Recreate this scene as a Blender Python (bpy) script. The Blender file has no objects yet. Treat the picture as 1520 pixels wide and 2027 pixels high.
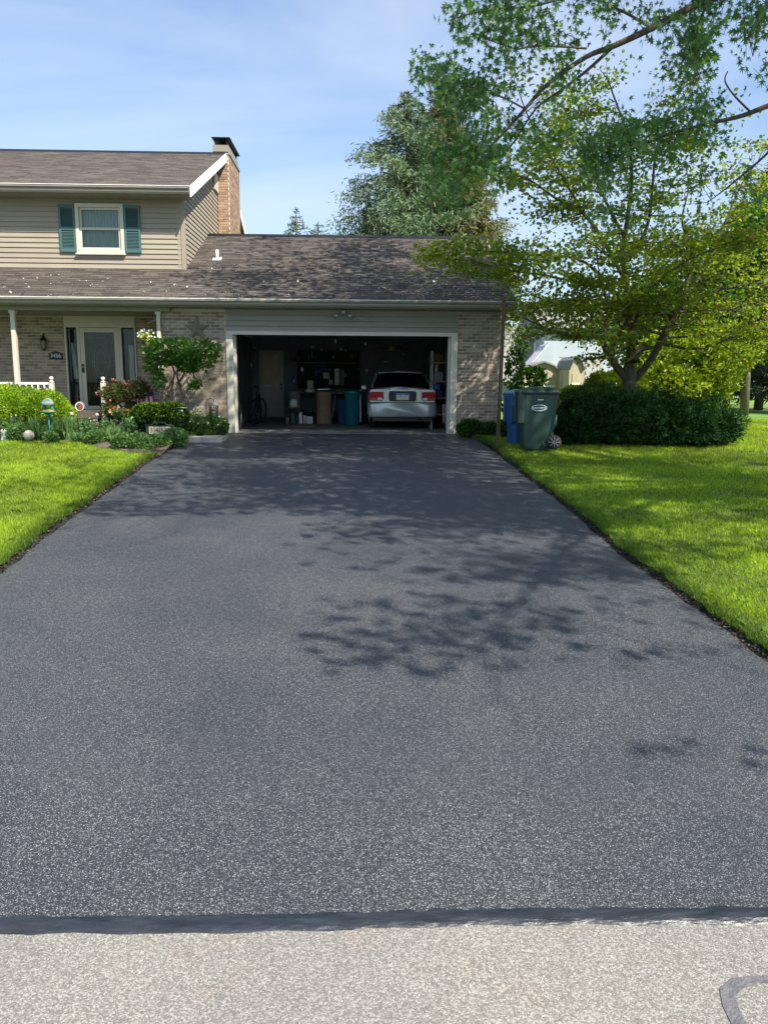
import bpy, math, random
import numpy as np
from mathutils import Vector, Matrix
random.seed(7); RNG = np.random.default_rng(7)
S = bpy.context.scene
COL = S.collection
rad = math.radians
# ------------------------------------------------------------ camera
F = 1522.0; PITCH = math.atan((1013.5 - 757) / F); YAW = rad(1.67); ROLL = rad(0.42)
CAMZ = 1.13
cam_d = bpy.data.cameras.new('camera'); cam = bpy.data.objects.new('camera', cam_d); COL.objects.link(cam)
CR = Matrix.Rotation(-YAW, 3, 'Z') @ Matrix.Rotation(rad(90) - PITCH, 3, 'X') @ Matrix.Rotation(ROLL, 3, 'Z')
cam.location = (0, 0, CAMZ); cam.rotation_euler = CR.to_euler()
cam_d.sensor_fit = 'HORIZONTAL'; cam_d.sensor_width = 36; cam_d.lens = 36 * F / 1520
cam_d.clip_start = 0.05; cam_d.clip_end = 2000
S.camera = cam
# ------------------------------------------------------------ sun, sky, exposure
SUN = Vector((.455, -.488, .743)).normalized()          # direction towards the sun
sd = bpy.data.lights.new('sun', 'SUN'); sd.energy = 5.0; sd.angle = rad(0.55); sd.color = (1, .93, .82)
so = bpy.data.objects.new('sun', sd); COL.objects.link(so); so.rotation_euler = SUN.to_track_quat('Z', 'Y').to_euler()
W = bpy.data.worlds.new('World'); S.world = W; W.use_nodes = True
wn = W.node_tree.nodes; wl = W.node_tree.links; wn.clear()
sky = wn.new('ShaderNodeTexSky'); sky.sky_type = 'NISHITA'; sky.sun_disc = False
sky.sun_elevation = math.asin(SUN.z); sky.sun_rotation = math.atan2(SUN.x, SUN.y)
sky.altitude = 100; sky.air_density = 1.15; sky.dust_density = .9; sky.ozone_density = 1.6
tc = wn.new('ShaderNodeTexCoord'); mp = wn.new('ShaderNodeMapping'); mp.inputs['Scale'].default_value = (.8, 1.3, 3.2); mp.inputs['Rotation'].default_value = (.3, .5, .4)
nz = wn.new('ShaderNodeTexNoise'); nz.inputs['Scale'].default_value = 1.7; nz.inputs['Detail'].default_value = 6; nz.inputs['Roughness'].default_value = .5; nz.inputs['Distortion'].default_value = .35
rp = wn.new('ShaderNodeValToRGB'); rp.color_ramp.elements[0].position = .35; rp.color_ramp.elements[1].position = .70
mul = wn.new('ShaderNodeMath'); mul.operation = 'MULTIPLY'; mul.inputs[1].default_value = .85
mx = wn.new('ShaderNodeMix'); mx.data_type = 'RGBA'; mx.inputs['B'].default_value = (5.0, 5.5, 6.3, 1)
tint = wn.new('ShaderNodeMix'); tint.data_type = 'RGBA'; tint.blend_type = 'MULTIPLY'; tint.inputs['Factor'].default_value = 1; tint.inputs['B'].default_value = (.84, 1.0, 1.18, 1)
bg = wn.new('ShaderNodeBackground'); bg.inputs['Strength'].default_value = .092; wo = wn.new('ShaderNodeOutputWorld')
wl.new(tc.outputs['Generated'], mp.inputs[0]); wl.new(mp.outputs[0], nz.inputs['Vector']); wl.new(nz.outputs['Fac'], rp.inputs[0]); wl.new(rp.outputs[0], mul.inputs[0])
wl.new(mul.outputs[0], mx.inputs['Factor']); wl.new(sky.outputs[0], tint.inputs['A']); wl.new(tint.outputs['Result'], mx.inputs['A']); wl.new(mx.outputs['Result'], bg.inputs['Color']); wl.new(bg.outputs[0], wo.inputs[0])
S.view_settings.view_transform = 'Standard'; S.view_settings.look = 'None'; S.view_settings.gamma = 1
S.view_settings.use_curve_mapping = False; S.view_settings.exposure = 0.95
S.cycles.max_bounces = 8; S.cycles.transparent_max_bounces = 8
# ------------------------------------------------------------ measuring helpers: a sight line of the photograph meets a plane or the ground
def ray(px, py):
    return CR @ Vector(((px - 760) / F, (1013.5 - py) / F, -1))
def at(px, py, Y):
    d = ray(px, py); t = Y / d.y
    return Vector((d.x * t, Y, CAMZ + d.z * t))
YR = 2.5; ZR = -.82
def zg(Y):
    if Y >= 17: return 0.0
    if Y <= YR: return ZR
    return ZR * (17 - Y) / (17 - YR)
def gnd(px, py):
    d = ray(px, py); Y = 10.0
    for _ in range(30):
        t = (zg(Y) - CAMZ) / d.z; Y = d.y * t
    return Vector((d.x * t, Y, zg(Y)))
def lerp(a, b, t): return a + (b - a) * t
# ------------------------------------------------------------ materials
MATS = {}
def nodes_of(name):
    m = bpy.data.materials.new(name); m.use_nodes = True
    nt = m.node_tree; nt.nodes.clear(); return m, nt, nt.nodes, nt.links
def rgba(c): return (c[0], c[1], c[2], 1)
def pm(name, c1, c2=None, scale=8, rough=.7, bump=0, bscale=None, metal=0, spec=.5, detail=4, tint=0, stretch=(1, 1, 1), coords='Object', coat=0, c3=None, s3=1.2):
    """painted / mineral surface: two noises of colour, fine relief, optional shift per piece"""
    m, nt, n, l = nodes_of(name)
    out = n.new('ShaderNodeOutputMaterial'); p = n.new('ShaderNodeBsdfPrincipled'); l.new(p.outputs[0], out.inputs[0])
    p.inputs['Roughness'].default_value = rough; p.inputs['Metallic'].default_value = metal; p.inputs['Specular IOR Level'].default_value = spec; p.inputs['Coat Weight'].default_value = coat
    if coords == 'World': t = n.new('ShaderNodeNewGeometry').outputs['Position']
    else: t = n.new('ShaderNodeTexCoord').outputs[coords]
    mpn = n.new('ShaderNodeMapping'); mpn.inputs['Scale'].default_value = stretch; l.new(t, mpn.inputs[0]); t = mpn.outputs[0]
    c2 = c2 or tuple(x * .8 for x in c1)
    nz = n.new('ShaderNodeTexNoise'); nz.inputs['Scale'].default_value = scale; nz.inputs['Detail'].default_value = detail; l.new(t, nz.inputs['Vector'])
    mr = n.new('ShaderNodeMapRange'); mr.inputs['From Min'].default_value = .3; mr.inputs['From Max'].default_value = .7; l.new(nz.outputs['Fac'], mr.inputs['Value'])
    mix = n.new('ShaderNodeMix'); mix.data_type = 'RGBA'; mix.inputs['A'].default_value = rgba(c1); mix.inputs['B'].default_value = rgba(c2); l.new(mr.outputs[0], mix.inputs['Factor'])
    colr = mix.outputs['Result']
    if c3:
        n3 = n.new('ShaderNodeTexNoise'); n3.inputs['Scale'].default_value = s3; n3.inputs['Detail'].default_value = 5; l.new(t, n3.inputs['Vector'])
        m3 = n.new('ShaderNodeMapRange'); m3.inputs['From Min'].default_value = .48; m3.inputs['From Max'].default_value = .68; l.new(n3.outputs['Fac'], m3.inputs['Value'])
        x3 = n.new('ShaderNodeMix'); x3.data_type = 'RGBA'; x3.inputs['B'].default_value = rgba(c3); l.new(m3.outputs[0], x3.inputs['Factor']); l.new(colr, x3.inputs['A']); colr = x3.outputs['Result']
    if tint:
        oi = n.new('ShaderNodeObjectInfo'); at_ = n.new('ShaderNodeAttribute'); at_.attribute_name = 'tint'
        ad = n.new('ShaderNodeMath'); ad.operation = 'ADD'; l.new(oi.outputs['Random'], ad.inputs[0]); l.new(at_.outputs['Fac'], ad.inputs[1])
        fr = n.new('ShaderNodeMath'); fr.operation = 'FRACT'; l.new(ad.outputs[0], fr.inputs[0])
        mv = n.new('ShaderNodeMapRange'); mv.inputs['To Min'].default_value = 1 - tint; mv.inputs['To Max'].default_value = 1 + tint; l.new(fr.outputs[0], mv.inputs['Value'])
        hv = n.new('ShaderNodeHueSaturation'); l.new(mv.outputs[0], hv.inputs['Value']); l.new(colr, hv.inputs['Color']); colr = hv.outputs[0]
        hm = n.new('ShaderNodeMath'); hm.operation = 'MULTIPLY_ADD'; hm.inputs[1].default_value = .03; hm.inputs[2].default_value = .485; l.new(fr.outputs[0], hm.inputs[0]); l.new(hm.outputs[0], hv.inputs['Hue'])
    l.new(colr, p.inputs['Base Color'])
    if bump:
        nb = n.new('ShaderNodeTexNoise'); nb.inputs['Scale'].default_value = bscale or scale * 6; nb.inputs['Detail'].default_value = 5; l.new(t, nb.inputs['Vector'])
        b = n.new('ShaderNodeBump'); b.inputs['Strength'].default_value = bump; b.inputs['Distance'].default_value = .01; l.new(nb.outputs['Fac'], b.inputs['Height']); l.new(b.outputs[0], p.inputs['Normal'])
    MATS[name] = m; return m
def leafmat(name, c1, c2, trans=.35, c3=None, rough=.5, spec=.35):
    """leaf: colour by the leaf's own tint attribute, partly translucent"""
    m, nt, n, l = nodes_of(name)
    out = n.new('ShaderNodeOutputMaterial'); p = n.new('ShaderNodeBsdfPrincipled'); tr = n.new('ShaderNodeBsdfTranslucent'); ms = n.new('ShaderNodeMixShader')
    a = n.new('ShaderNodeAttribute'); a.attribute_name = 'tint'
    cr = n.new('ShaderNodeValToRGB'); cr.color_ramp.elements[0].color = rgba(c1); cr.color_ramp.elements[1].color = rgba(c2)
    if c3: e = cr.color_ramp.elements.new(.93); e.color = rgba(c2); cr.color_ramp.elements[-1].color = rgba(c3); cr.color_ramp.elements[-1].position = .97
    l.new(a.outputs['Fac'], cr.inputs[0]); l.new(cr.outputs[0], p.inputs['Base Color'])
    g = n.new('ShaderNodeMix'); g.data_type = 'RGBA'; g.blend_type = 'MULTIPLY'; g.inputs['Factor'].default_value = 1; g.inputs['B'].default_value = (1.5, 1.5, .5, 1)
    l.new(cr.outputs[0], g.inputs['A']); l.new(g.outputs['Result'], tr.inputs['Color'])
    p.inputs['Roughness'].default_value = rough; p.inputs['Specular IOR Level'].default_value = spec
    ms.inputs[0].default_value = trans; l.new(p.outputs[0], ms.inputs[1]); l.new(tr.outputs[0], ms.inputs[2]); l.new(ms.outputs[0], out.inputs[0])
    MATS[name] = m; return m
def glassy(name, c=(.02, .03, .03), rough=.06, trans=0.0):
    m, nt, n, l = nodes_of(name); out = n.new('ShaderNodeOutputMaterial'); p = n.new('ShaderNodeBsdfPrincipled')
    p.inputs['Base Color'].default_value = rgba(c); p.inputs['Roughness'].default_value = rough; p.inputs['IOR'].default_value = 1.5
    if trans:
        t = n.new('ShaderNodeBsdfTransparent'); g = n.new('ShaderNodeBsdfGlossy'); g.inputs['Roughness'].default_value = .02
        fr = n.new('ShaderNodeFresnel'); fr.inputs['IOR'].default_value = 1.4; ms = n.new('ShaderNodeMixShader'); t.inputs[0].default_value = (.8, .86, .84, 1)
        l.new(fr.outputs[0], ms.inputs[0]); l.new(t.outputs[0], ms.inputs[1]); l.new(g.outputs[0], ms.inputs[2]); l.new(ms.outputs[0], out.inputs[0])
    else: l.new(p.outputs[0], out.inputs[0])
    MATS[name] = m; return m
def aggregate(name, dark, light, sparkle, scale, frac, rough, bump, warm=None, patch=None):
    """asphalt: small stones of different brightness bedded in binder"""
    m, nt, n, l = nodes_of(name); out = n.new('ShaderNodeOutputMaterial'); p = n.new('ShaderNodeBsdfPrincipled'); l.new(p.outputs[0], out.inputs[0])
    g = n.new('ShaderNodeNewGeometry').outputs['Position']
    dn = n.new('ShaderNodeTexNoise'); dn.inputs['Scale'].default_value = scale * .8; l.new(g, dn.inputs['Vector'])
    dm = n.new('ShaderNodeMix'); dm.data_type = 'VECTOR'; dm.inputs['Factor'].default_value = .006; l.new(g, dm.inputs['A']); l.new(dn.outputs['Color'], dm.inputs['B'])
    v = n.new('ShaderNodeTexVoronoi'); v.inputs['Scale'].default_value = scale; l.new(dm.outputs['Result'], v.inputs['Vector'])
    sp = n.new('ShaderNodeSeparateColor'); l.new(v.outputs['Color'], sp.inputs[0])
    cr = n.new('ShaderNodeValToRGB'); cr.color_ramp.elements[0].color = rgba(dark); cr.color_ramp.elements[0].position = 0
    cr.color_ramp.elements[1].color = rgba(sparkle); cr.color_ramp.elements[1].position = 1
    e = cr.color_ramp.elements.new(frac); e.color = rgba(light)
    e = cr.color_ramp.elements.new(frac + .14); e.color = rgba([lerp(p, q, .22) for p, q in zip(light, sparkle)])
    l.new(sp.outputs[0], cr.inputs[0])
    nz = n.new('ShaderNodeTexNoise'); nz.inputs['Scale'].default_value = .9; nz.inputs['Detail'].default_value = 6; l.new(g, nz.inputs['Vector'])
    mr = n.new('ShaderNodeMapRange'); mr.inputs['From Min'].default_value = .35; mr.inputs['From Max'].default_value = .7; l.new(nz.outputs['Fac'], mr.inputs['Value'])
    mix = n.new('ShaderNodeMix'); mix.data_type = 'RGBA'; mix.blend_type = 'MULTIPLY'; mix.inputs['B'].default_value = rgba(patch or (.8, .8, .82)); l.new(mr.outputs[0], mix.inputs['Factor']); l.new(cr.outputs[0], mix.inputs['A'])
    colr = mix.outputs['Result']
    if warm:
        n2 = n.new('ShaderNodeTexNoise'); n2.inputs['Scale'].default_value = 3.1; n2.inputs['Detail'].default_value = 3; l.new(g, n2.inputs['Vector'])
        m2 = n.new('ShaderNodeMapRange'); m2.inputs['From Min'].default_value = .5; m2.inputs['From Max'].default_value = .75; l.new(n2.outputs['Fac'], m2.inputs['Value'])
        x2 = n.new('ShaderNodeMix'); x2.data_type = 'RGBA'; x2.blend_type = 'MULTIPLY'; x2.inputs['B'].default_value = rgba(warm); l.new(m2.outputs[0], x2.inputs['Factor']); l.new(colr, x2.inputs['A']); colr = x2.outputs['Result']
    l.new(colr, p.inputs['Base Color']); p.inputs['Roughness'].default_value = rough
    b = n.new('ShaderNodeBump'); b.inputs['Strength'].default_value = bump; b.inputs['Distance'].default_value = .004; b.invert = True
    l.new(v.outputs['Distance'], b.inputs['Height']); l.new(b.outputs[0], p.inputs['Normal'])
    MATS[name] = m; return m
# ------------------------------------------------------------ objects
def props(o, label=None, cat=None, group=None, kind=None):
    if label: o['label'] = label
    if cat: o['category'] = cat
    if group: o['group'] = group
    if kind: o['kind'] = kind
    return o
def thing(name, label, cat, loc=(0, 0, 0), rz=0, group=None):
    o = bpy.data.objects.new(name, None); COL.objects.link(o); o.location = loc; o.rotation_euler = (0, 0, rz)
    o.empty_display_size = .2; o['world'] = [float(x) for x in loc]
    return props(o, label, cat, group)
def org(parent):
    v = Vector((0, 0, 0))
    while parent is not None:
        v += Vector(parent.location); parent = parent.parent
    return v
def link(name, me, parent=None, mat=None, **k):
    o = bpy.data.objects.new(name, me); COL.objects.link(o)
    if parent is not None: o.parent = parent
    if mat is not None and not me.materials: me.materials.append(MATS[mat])
    return props(o, **k)
class MB:
    """collects boxes, tubes, prisms and turned shapes; build() links them as one mesh. World coordinates unless local=True"""
    def __init__(s): s.v = []; s.f = []; s.t = []; s.sm = []
    def add(s, vs, fs, tint=None, smooth=False):
        k = len(s.v); s.v += [tuple(v) for v in vs]; s.f += [tuple(i + k for i in f) for f in fs]
        t = random.random() if tint is None else tint
        s.t += [t] * len(fs); s.sm += [smooth] * len(fs); return s
    def hexa(s, p, tint=None):
        """8 points: bottom ring 0-3, top ring 4-7"""
        return s.add(p, [(3, 2, 1, 0), (4, 5, 6, 7), (0, 1, 5, 4), (1, 2, 6, 5), (2, 3, 7, 6), (3, 0, 4, 7)], tint)
    def box(s, x0, x1, y0, y1, z0, z1, tint=None):
        return s.hexa([(x0, y0, z0), (x1, y0, z0), (x1, y1, z0), (x0, y1, z0), (x0, y0, z1), (x1, y0, z1), (x1, y1, z1), (x0, y1, z1)], tint)
    def bbox(s, x0, x1, y0, y1, z0, z1, b=.01):
        """box with bevelled edges: a rounded-off block"""
        vs = []; fs = []
        X = (x0, x0 + b, x1 - b, x1); Y = (y0, y0 + b, y1 - b, y1); Z = (z0, z0 + b, z1 - b, z1)
        # 24 verts: each face inset
        def q(a): k = len(vs); vs.extend(a); fs.append(tuple(range(k, k + 4)))
        F_ = {}
        def V(i, j, k):
            if (i, j, k) not in F_: F_[(i, j, k)] = len(vs); vs.append((X[i], Y[j], Z[k]))
            return F_[(i, j, k)]
        def Q(*a): fs.append(tuple(V(*p) for p in a))
        Q((0, 1, 1), (0, 1, 2), (0, 2, 2), (0, 2, 1)); Q((3, 1, 1), (3, 2, 1), (3, 2, 2), (3, 1, 2))
        Q((1, 0, 1), (2, 0, 1), (2, 0, 2), (1, 0, 2)); Q((1, 3, 1), (1, 3, 2), (2, 3, 2), (2, 3, 1))
        Q((1, 1, 0), (1, 2, 0), (2, 2, 0), (2, 1, 0)); Q((1, 1, 3), (2, 1, 3), (2, 2, 3), (1, 2, 3))
        for k, kk in ((1, 0), (2, 3)):
            Q((1, 0, k), (2, 0, k), (2, 1, kk), (1, 1, kk)); Q((1, 3, k), (2, 3, k), (2, 2, kk), (1, 2, kk))
            Q((0, 1, k), (0, 2, k), (1, 2, kk), (1, 1, kk)); Q((3, 1, k), (3, 2, k), (2, 2, kk), (2, 1, kk))
        for i, ii in ((0, 1), (3, 2)):
            for j, jj in ((1, 0), (2, 3)):
                Q((i, j, 1), (i, j, 2), (ii, jj, 2), (ii, jj, 1))
                for k, kk in ((1, 0), (2, 3)): fs.append((V(i, j, k), V(ii, jj, k), V(ii, j, kk)))
        return s.add(vs, fs)
    def tube(s, pts, r, n=8, caps=True, smooth=True, sq=False):
        pts = [Vector(p) for p in pts]; m = len(pts); rs = [r] * m if not hasattr(r, '__len__') else r
        vs = []; fs = []; up = None
        for i, p in enumerate(pts):
            d = (pts[min(i + 1, m - 1)] - pts[max(i - 1, 0)])
            d = d.normalized() if d.length > 1e-9 else Vector((0, 0, 1))
            if up is None:
                up = Vector((0, 0, 1)) if abs(d.z) < .9 else Vector((0, 1, 0))
            a = d.cross(up).normalized(); up = a.cross(d).normalized()
            for k in range(n):
                t = 2 * math.pi * (k + (.5 if sq else 0)) / n; vs.append(p + (a * math.cos(t) + up * math.sin(t)) * rs[i])
        for i in range(m - 1):
            for k in range(n): fs.append((i * n + k, i * n + (k + 1) % n, (i + 1) * n + (k + 1) % n, (i + 1) * n + k))
        if caps: fs.append(tuple(range(n))[::-1]); fs.append(tuple((m - 1) * n + k for k in range(n)))
        return s.add(vs, fs, smooth=smooth)
    def lathe(s, c, prof, n=20, smooth=True, axis='Z', caps=True):
        c = Vector(c); vs = []; fs = []; m = len(prof)
        for r, h in prof:
            for k in range(n):
                t = 2 * math.pi * k / n; u, w = r * math.cos(t), r * math.sin(t)
                vs.append(c + (Vector((u, w, h)) if axis == 'Z' else Vector((u, h, w)) if axis == 'Y' else Vector((h, u, w))))
        for i in range(m - 1):
            for k in range(n): fs.append((i * n + k, i * n + (k + 1) % n, (i + 1) * n + (k + 1) % n, (i + 1) * n + k))
        if caps: fs.append(tuple(range(n))[::-1]); fs.append(tuple((m - 1) * n + k for k in range(n)))
        return s.add(vs, fs, smooth=smooth)
    def prism(s, poly, y0, y1):
        """polygon of (x, z) pushed from y0 to y1"""
        n = len(poly); vs = [(x, y0, z) for x, z in poly] + [(x, y1, z) for x, z in poly]
        return s.add(vs, [tuple(range(n)), tuple(range(n, 2 * n))[::-1]] + [(i, i + n, (i + 1) % n + n, (i + 1) % n) for i in range(n)])
    def flat(s, poly, z0, z1):
        n = len(poly); vs = [(x, y, z0) for x, y in poly] + [(x, y, z1) for x, y in poly]
        return s.add(vs, [tuple(range(n))[::-1], tuple(range(n, 2 * n))] + [(i, (i + 1) % n, (i + 1) % n + n, i + n) for i in range(n)])
    def quad(s, a, b, c, d): return s.add([a, b, c, d], [(0, 1, 2, 3)])
    def mesh(s, name, off=Vector((0, 0, 0)), M=None):
        me = bpy.data.meshes.new(name)
        vs = [(v[0] - off.x, v[1] - off.y, v[2] - off.z) for v in s.v]
        if M is not None: vs = [tuple(M @ Vector(v)) for v in vs]
        me.from_pydata(vs, [], s.f)
        a = me.attributes.new('tint', 'FLOAT', 'FACE'); a.data.foreach_set('value', s.t)
        me.polygons.foreach_set('use_smooth', s.sm); me.update(); return me
    def build(s, name, mat, parent=None, local=False, **k):
        off = Vector((0, 0, 0)) if local or parent is None else org(parent)
        return link(name, s.mesh(name, off), parent, mat, **k)
def solo(name, mb, mat, label, cat, base=None, group=None):
    """a thing that is one mesh, its origin at its base"""
    b = Vector(base) if base is not None else Vector((sum(v[0] for v in mb.v) / len(mb.v), sum(v[1] for v in mb.v) / len(mb.v), min(v[2] for v in mb.v)))
    o = link(name, mb.mesh(name, b), None, mat, label=label, cat=cat, group=group); o.location = b; return o
def text(s, size, mat, parent, loc, name='lettering', rx=90, ry=0, rz=0, ext=.002, align='CENTER', sx=1):
    c = bpy.data.curves.new(name, 'FONT'); c.body = s; c.size = size; c.extrude = ext; c.align_x = align; c.align_y = 'CENTER'
    tmp = bpy.data.objects.new(name, c); COL.objects.link(tmp)
    me = bpy.data.meshes.new_from_object(tmp); bpy.data.objects.remove(tmp)
    o = link(name, me, parent, mat); o.location = Vector(loc) - org(parent) if parent is not None else loc
    o.rotation_euler = (rad(rx), rad(ry), rad(rz)); o.scale = (sx, 1, 1); return o
# ------------------------------------------------------------ leaves in bulk
SHAPES = {
 'diamond': ([(0, 0, 0), (.3, .5, .04), (0, 1, 0), (-.3, .5, .04)], [(0, 1, 2), (0, 2, 3)]),
 'blade': ([(-.06, 0, 0), (.06, 0, 0), (.02, 1, .12)], [(0, 1, 2)]),
 'strap': ([(-.05, 0, 0), (.05, 0, 0), (.045, .6, .05), (-.045, .6, .05), (0, 1, -.02)], [(0, 1, 2, 3), (3, 2, 4)]),
 'needle': ([(-.09, 0, 0), (.09, 0, 0), (.05, 1, 0), (-.05, 1, 0)], [(0, 1, 2, 3)]),
 'maple': ([(0, 0, 0), (.10, .2, 0), (.58, .36, .04), (.15, .42, 0), (.40, .86, .05), (.07, .58, 0), (0, 1.15, -.08), (-.07, .58, 0), (-.40, .86, .05), (-.15, .42, 0), (-.58, .36, .04), (-.10, .2, 0)],
           [(0, 1, 11), (1, 2, 3), (1, 3, 9, 11), (3, 4, 5), (3, 5, 7, 9), (5, 6, 7), (7, 8, 9), (9, 10, 11)]),
 'round': ([(0, 0, 0), (.32, .25, .03), (.36, .65, .03), (0, 1, 0), (-.36, .65, .03), (-.32, .25, .03)], [(0, 1, 2, 3), (0, 3, 4, 5)]),
}
def leaves(name, mat, P, size, shape, axis, spread=.6, parent=None, tint=None, up=.0, flatn=0, **k):
    """one mesh of leaves at points P; axis = mean direction of each leaf (N,3); flatn pulls the blade's face upward"""
    P = np.asarray(P, float); N = len(P)
    sv, sf = SHAPES[shape]; sv = np.array(sv, float); nv = len(sv)
    A = np.asarray(axis, float); A = np.broadcast_to(A, (N, 3)).copy() + RNG.normal(0, spread, (N, 3)); A[:, 2] += up
    A /= np.linalg.norm(A, axis=1)[:, None] + 1e-9
    R = RNG.normal(0, 1, (N, 3)); R[:, 2] += flatn * 3
    X = np.cross(A, R); X /= np.linalg.norm(X, axis=1)[:, None] + 1e-9
    Z = np.cross(X, A)
    sz = np.broadcast_to(np.asarray(size, float), (N,)) * RNG.uniform(.65, 1.3, N)
    V = P[:, None, :] + sz[:, None, None] * (sv[None, :, 0, None] * X[:, None] + sv[None, :, 1, None] * A[:, None] + sv[None, :, 2, None] * Z[:, None])
    V = V.reshape(-1, 3)
    off = org(parent) if parent is not None else Vector((0, 0, 0)); V = V - np.array(off)
    loops = np.concatenate([np.array(f) for f in sf]); lt = np.array([len(f) for f in sf])
    L = (loops[None, :] + (np.arange(N) * nv)[:, None]).ravel()
    T = np.tile(lt, N); st = np.concatenate([[0], np.cumsum(T)[:-1]])
    me = bpy.data.meshes.new(name); me.vertices.add(N * nv); me.vertices.foreach_set('co', V.ravel().astype(np.float32))
    me.loops.add(len(L)); me.loops.foreach_set('vertex_index', L.astype(np.int32))
    me.polygons.add(len(T)); me.polygons.foreach_set('loop_start', st.astype(np.int32)); me.polygons.foreach_set('loop_total', T.astype(np.int32))
    me.update(calc_edges=True)
    tv = RNG.uniform(0, 1, N) if tint is None else np.clip(np.asarray(tint), 0, 1)
    a = me.attributes.new('tint', 'FLOAT', 'FACE'); a.data.foreach_set('value', np.repeat(tv, len(sf)).astype(np.float32))
    return link(name, me, parent, mat, **k)
def lump(P, s=1.0, seed=0.0):
    """smooth pseudo-noise in about -1..1 for arrays of points"""
    P = np.asarray(P) * s + seed
    return (np.sin(P[:, 0] * 1.7 + 1.3 * np.sin(P[:, 1] * 1.1)) + np.sin(P[:, 1] * 1.9 + 1.7 * np.sin(P[:, 2] * 1.3)) + np.sin(P[:, 2] * 2.3 + 1.1 * np.sin(P[:, 0] * 1.5))) / 3
def shell(ells, n, inner=.25, rough=.12, zmin=-9):
    """points and outward normals spread near the surface of a union of ellipsoids (cx,cy,cz,rx,ry,rz)"""
    E = np.array(ells, float); w = E[:, 3] * E[:, 4] + E[:, 3] * E[:, 5] + E[:, 4] * E[:, 5]; w /= w.sum()
    idx = RNG.choice(len(E), n, p=w); D = RNG.normal(0, 1, (n, 3)); D /= np.linalg.norm(D, axis=1)[:, None]
    r = 1 - np.abs(RNG.normal(0, inner * .5, n)); 
    C = E[idx, :3]; R = E[idx, 3:]
    P = C + D * R * r[:, None]
    P = C + (P - C) * (1 + rough * lump(P, 3.1) + rough * .7 * lump(P, 8.3, 2))[:, None]
    keep = P[:, 2] > zmin
    for j, e in enumerate(E):
        ins = (((P - e[:3]) / (e[3:] * .82)) ** 2).sum(1) < 1
        keep &= ~(ins & (idx != j))
    Nn = D / R; Nn /= np.linalg.norm(Nn, axis=1)[:, None]
    return P[keep], Nn[keep]
# ------------------------------------------------------------ palette
pm('concrete', (.42, .40, .36), (.33, .31, .28), 6, .85, .3, 60)
pm('soil', (.085, .06, .042), (.045, .032, .022), 14, .95, .8, 60, coords='World', c3=(.15, .11, .08), s3=5)
pm('edge_soil', (.035, .028, .022), (.012, .011, .011), 20, .9, .8, 60, coords='World')
pm('turf', (.045, .075, .014), (.03, .05, .012), 3, .9, .5, 90, coords='World')
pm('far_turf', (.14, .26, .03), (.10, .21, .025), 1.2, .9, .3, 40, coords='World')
aggregate('asphalt', (.013, .0152, .0185), (.040, .0445, .051), (.44, .45, .45), 300, .72, .46, .8, patch=(.66, .70, .76))
aggregate('road_stone', (.13, .124, .11), (.205, .195, .172), (.38, .362, .32), 200, .5, .85, .5, warm=(1.0, .90, .84), patch=(.86, .86, .88))
pm('tar', (.010, .013, .018), (.030, .036, .046), 22, .36, .9, 45, coords='World', stretch=(.25, 1, 1))
pm('road_paint', (.075, .08, .095), (.16, .155, .16), 60, .7, .5, 120, coords='World')
pm('mortar', (.56, .52, .44), (.46, .43, .36), 20, .95, .4, 90)
pm('brick', (.34, .27, .20), (.25, .20, .15), 30, .9, .5, 120, tint=.34)
pm('chimney_brick', (.34, .22, .145), (.27, .175, .12), 20, .9, .4, 90, tint=.28)
pm('siding', (.315, .272, .205), (.285, .248, .19), 2, .55, .08, 60, tint=.03)
pm('header_siding', (.27, .275, .225), (.24, .245, .20), 2, .55, .08, 60, tint=.03)
pm('trim', (.55, .53, .44), (.50, .48, .40), 4, .5, .05)
pm('white_trim', (.78, .77, .74), (.68, .67, .64), 5, .5, .05)
pm('gutter', (.27, .25, .20), (.23, .21, .17), 3, .4, .03)
pm('soffit', (.24, .235, .165), (.21, .205, .15), 3, .6, .03)
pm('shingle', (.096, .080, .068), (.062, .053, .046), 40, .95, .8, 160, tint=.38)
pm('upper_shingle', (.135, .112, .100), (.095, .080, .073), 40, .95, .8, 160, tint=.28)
pm('shutter', (.055, .13, .135), (.05, .115, .12), 4, .55, .05)
pm('drywall', (.17, .20, .21), (.12, .145, .155), 3, .9, .1)
pm('garage_floor', (.22, .215, .20), (.14, .135, .125), 3, .8, .2, 30)
pm('wood_post', (.13, .095, .05), (.075, .055, .035), 5, .85, .5, 40, stretch=(8, 8, .6))
pm('bark', (.12, .095, .07), (.07, .055, .042), 10, .95, 1, 30, stretch=(3, 3, .6), coords='World')
pm('pale_bark', (.17, .135, .10), (.10, .08, .062), 9, .95, .9, 26, stretch=(3, 3, .7), coords='World')
pm('metal_dark', (.03, .03, .032), None, 8, .4, 0, metal=.6)
pm('black_plastic', (.015, .015, .016), None, 8, .5, .05)
pm('rubber', (.018, .018, .018), None, 8, .85, .2)
pm('steel', (.5, .5, .5), None, 8, .35, 0, metal=.9)
pm('grey_metal', (.32, .33, .33), (.25, .26, .26), 6, .4, 0, metal=.3)
pm('bronze', (.235, .215, .155), (.19, .175, .125), 8, .5, .1)
pm('car_silver', (.43, .475, .47), (.40, .44, .44), 3, .28, 0, metal=.35, coat=.6)
pm('red_lens', (.5, .004, .012), (.4, .003, .01), 90, .4, 0, spec=.2)
pm('amber_lens', (.6, .10, .015), (.5, .08, .015), 90, .4, 0, spec=.2)
pm('clear_lens', (.65, .65, .62), None, 90, .15, 0, coat=1)
pm('plate_white', (.75, .78, .85), None, 5, .4); pm('plate_yellow', (.75, .66, .15), None, 5, .4); pm('plate_blue', (.03, .06, .3), None, 5, .4)
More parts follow.
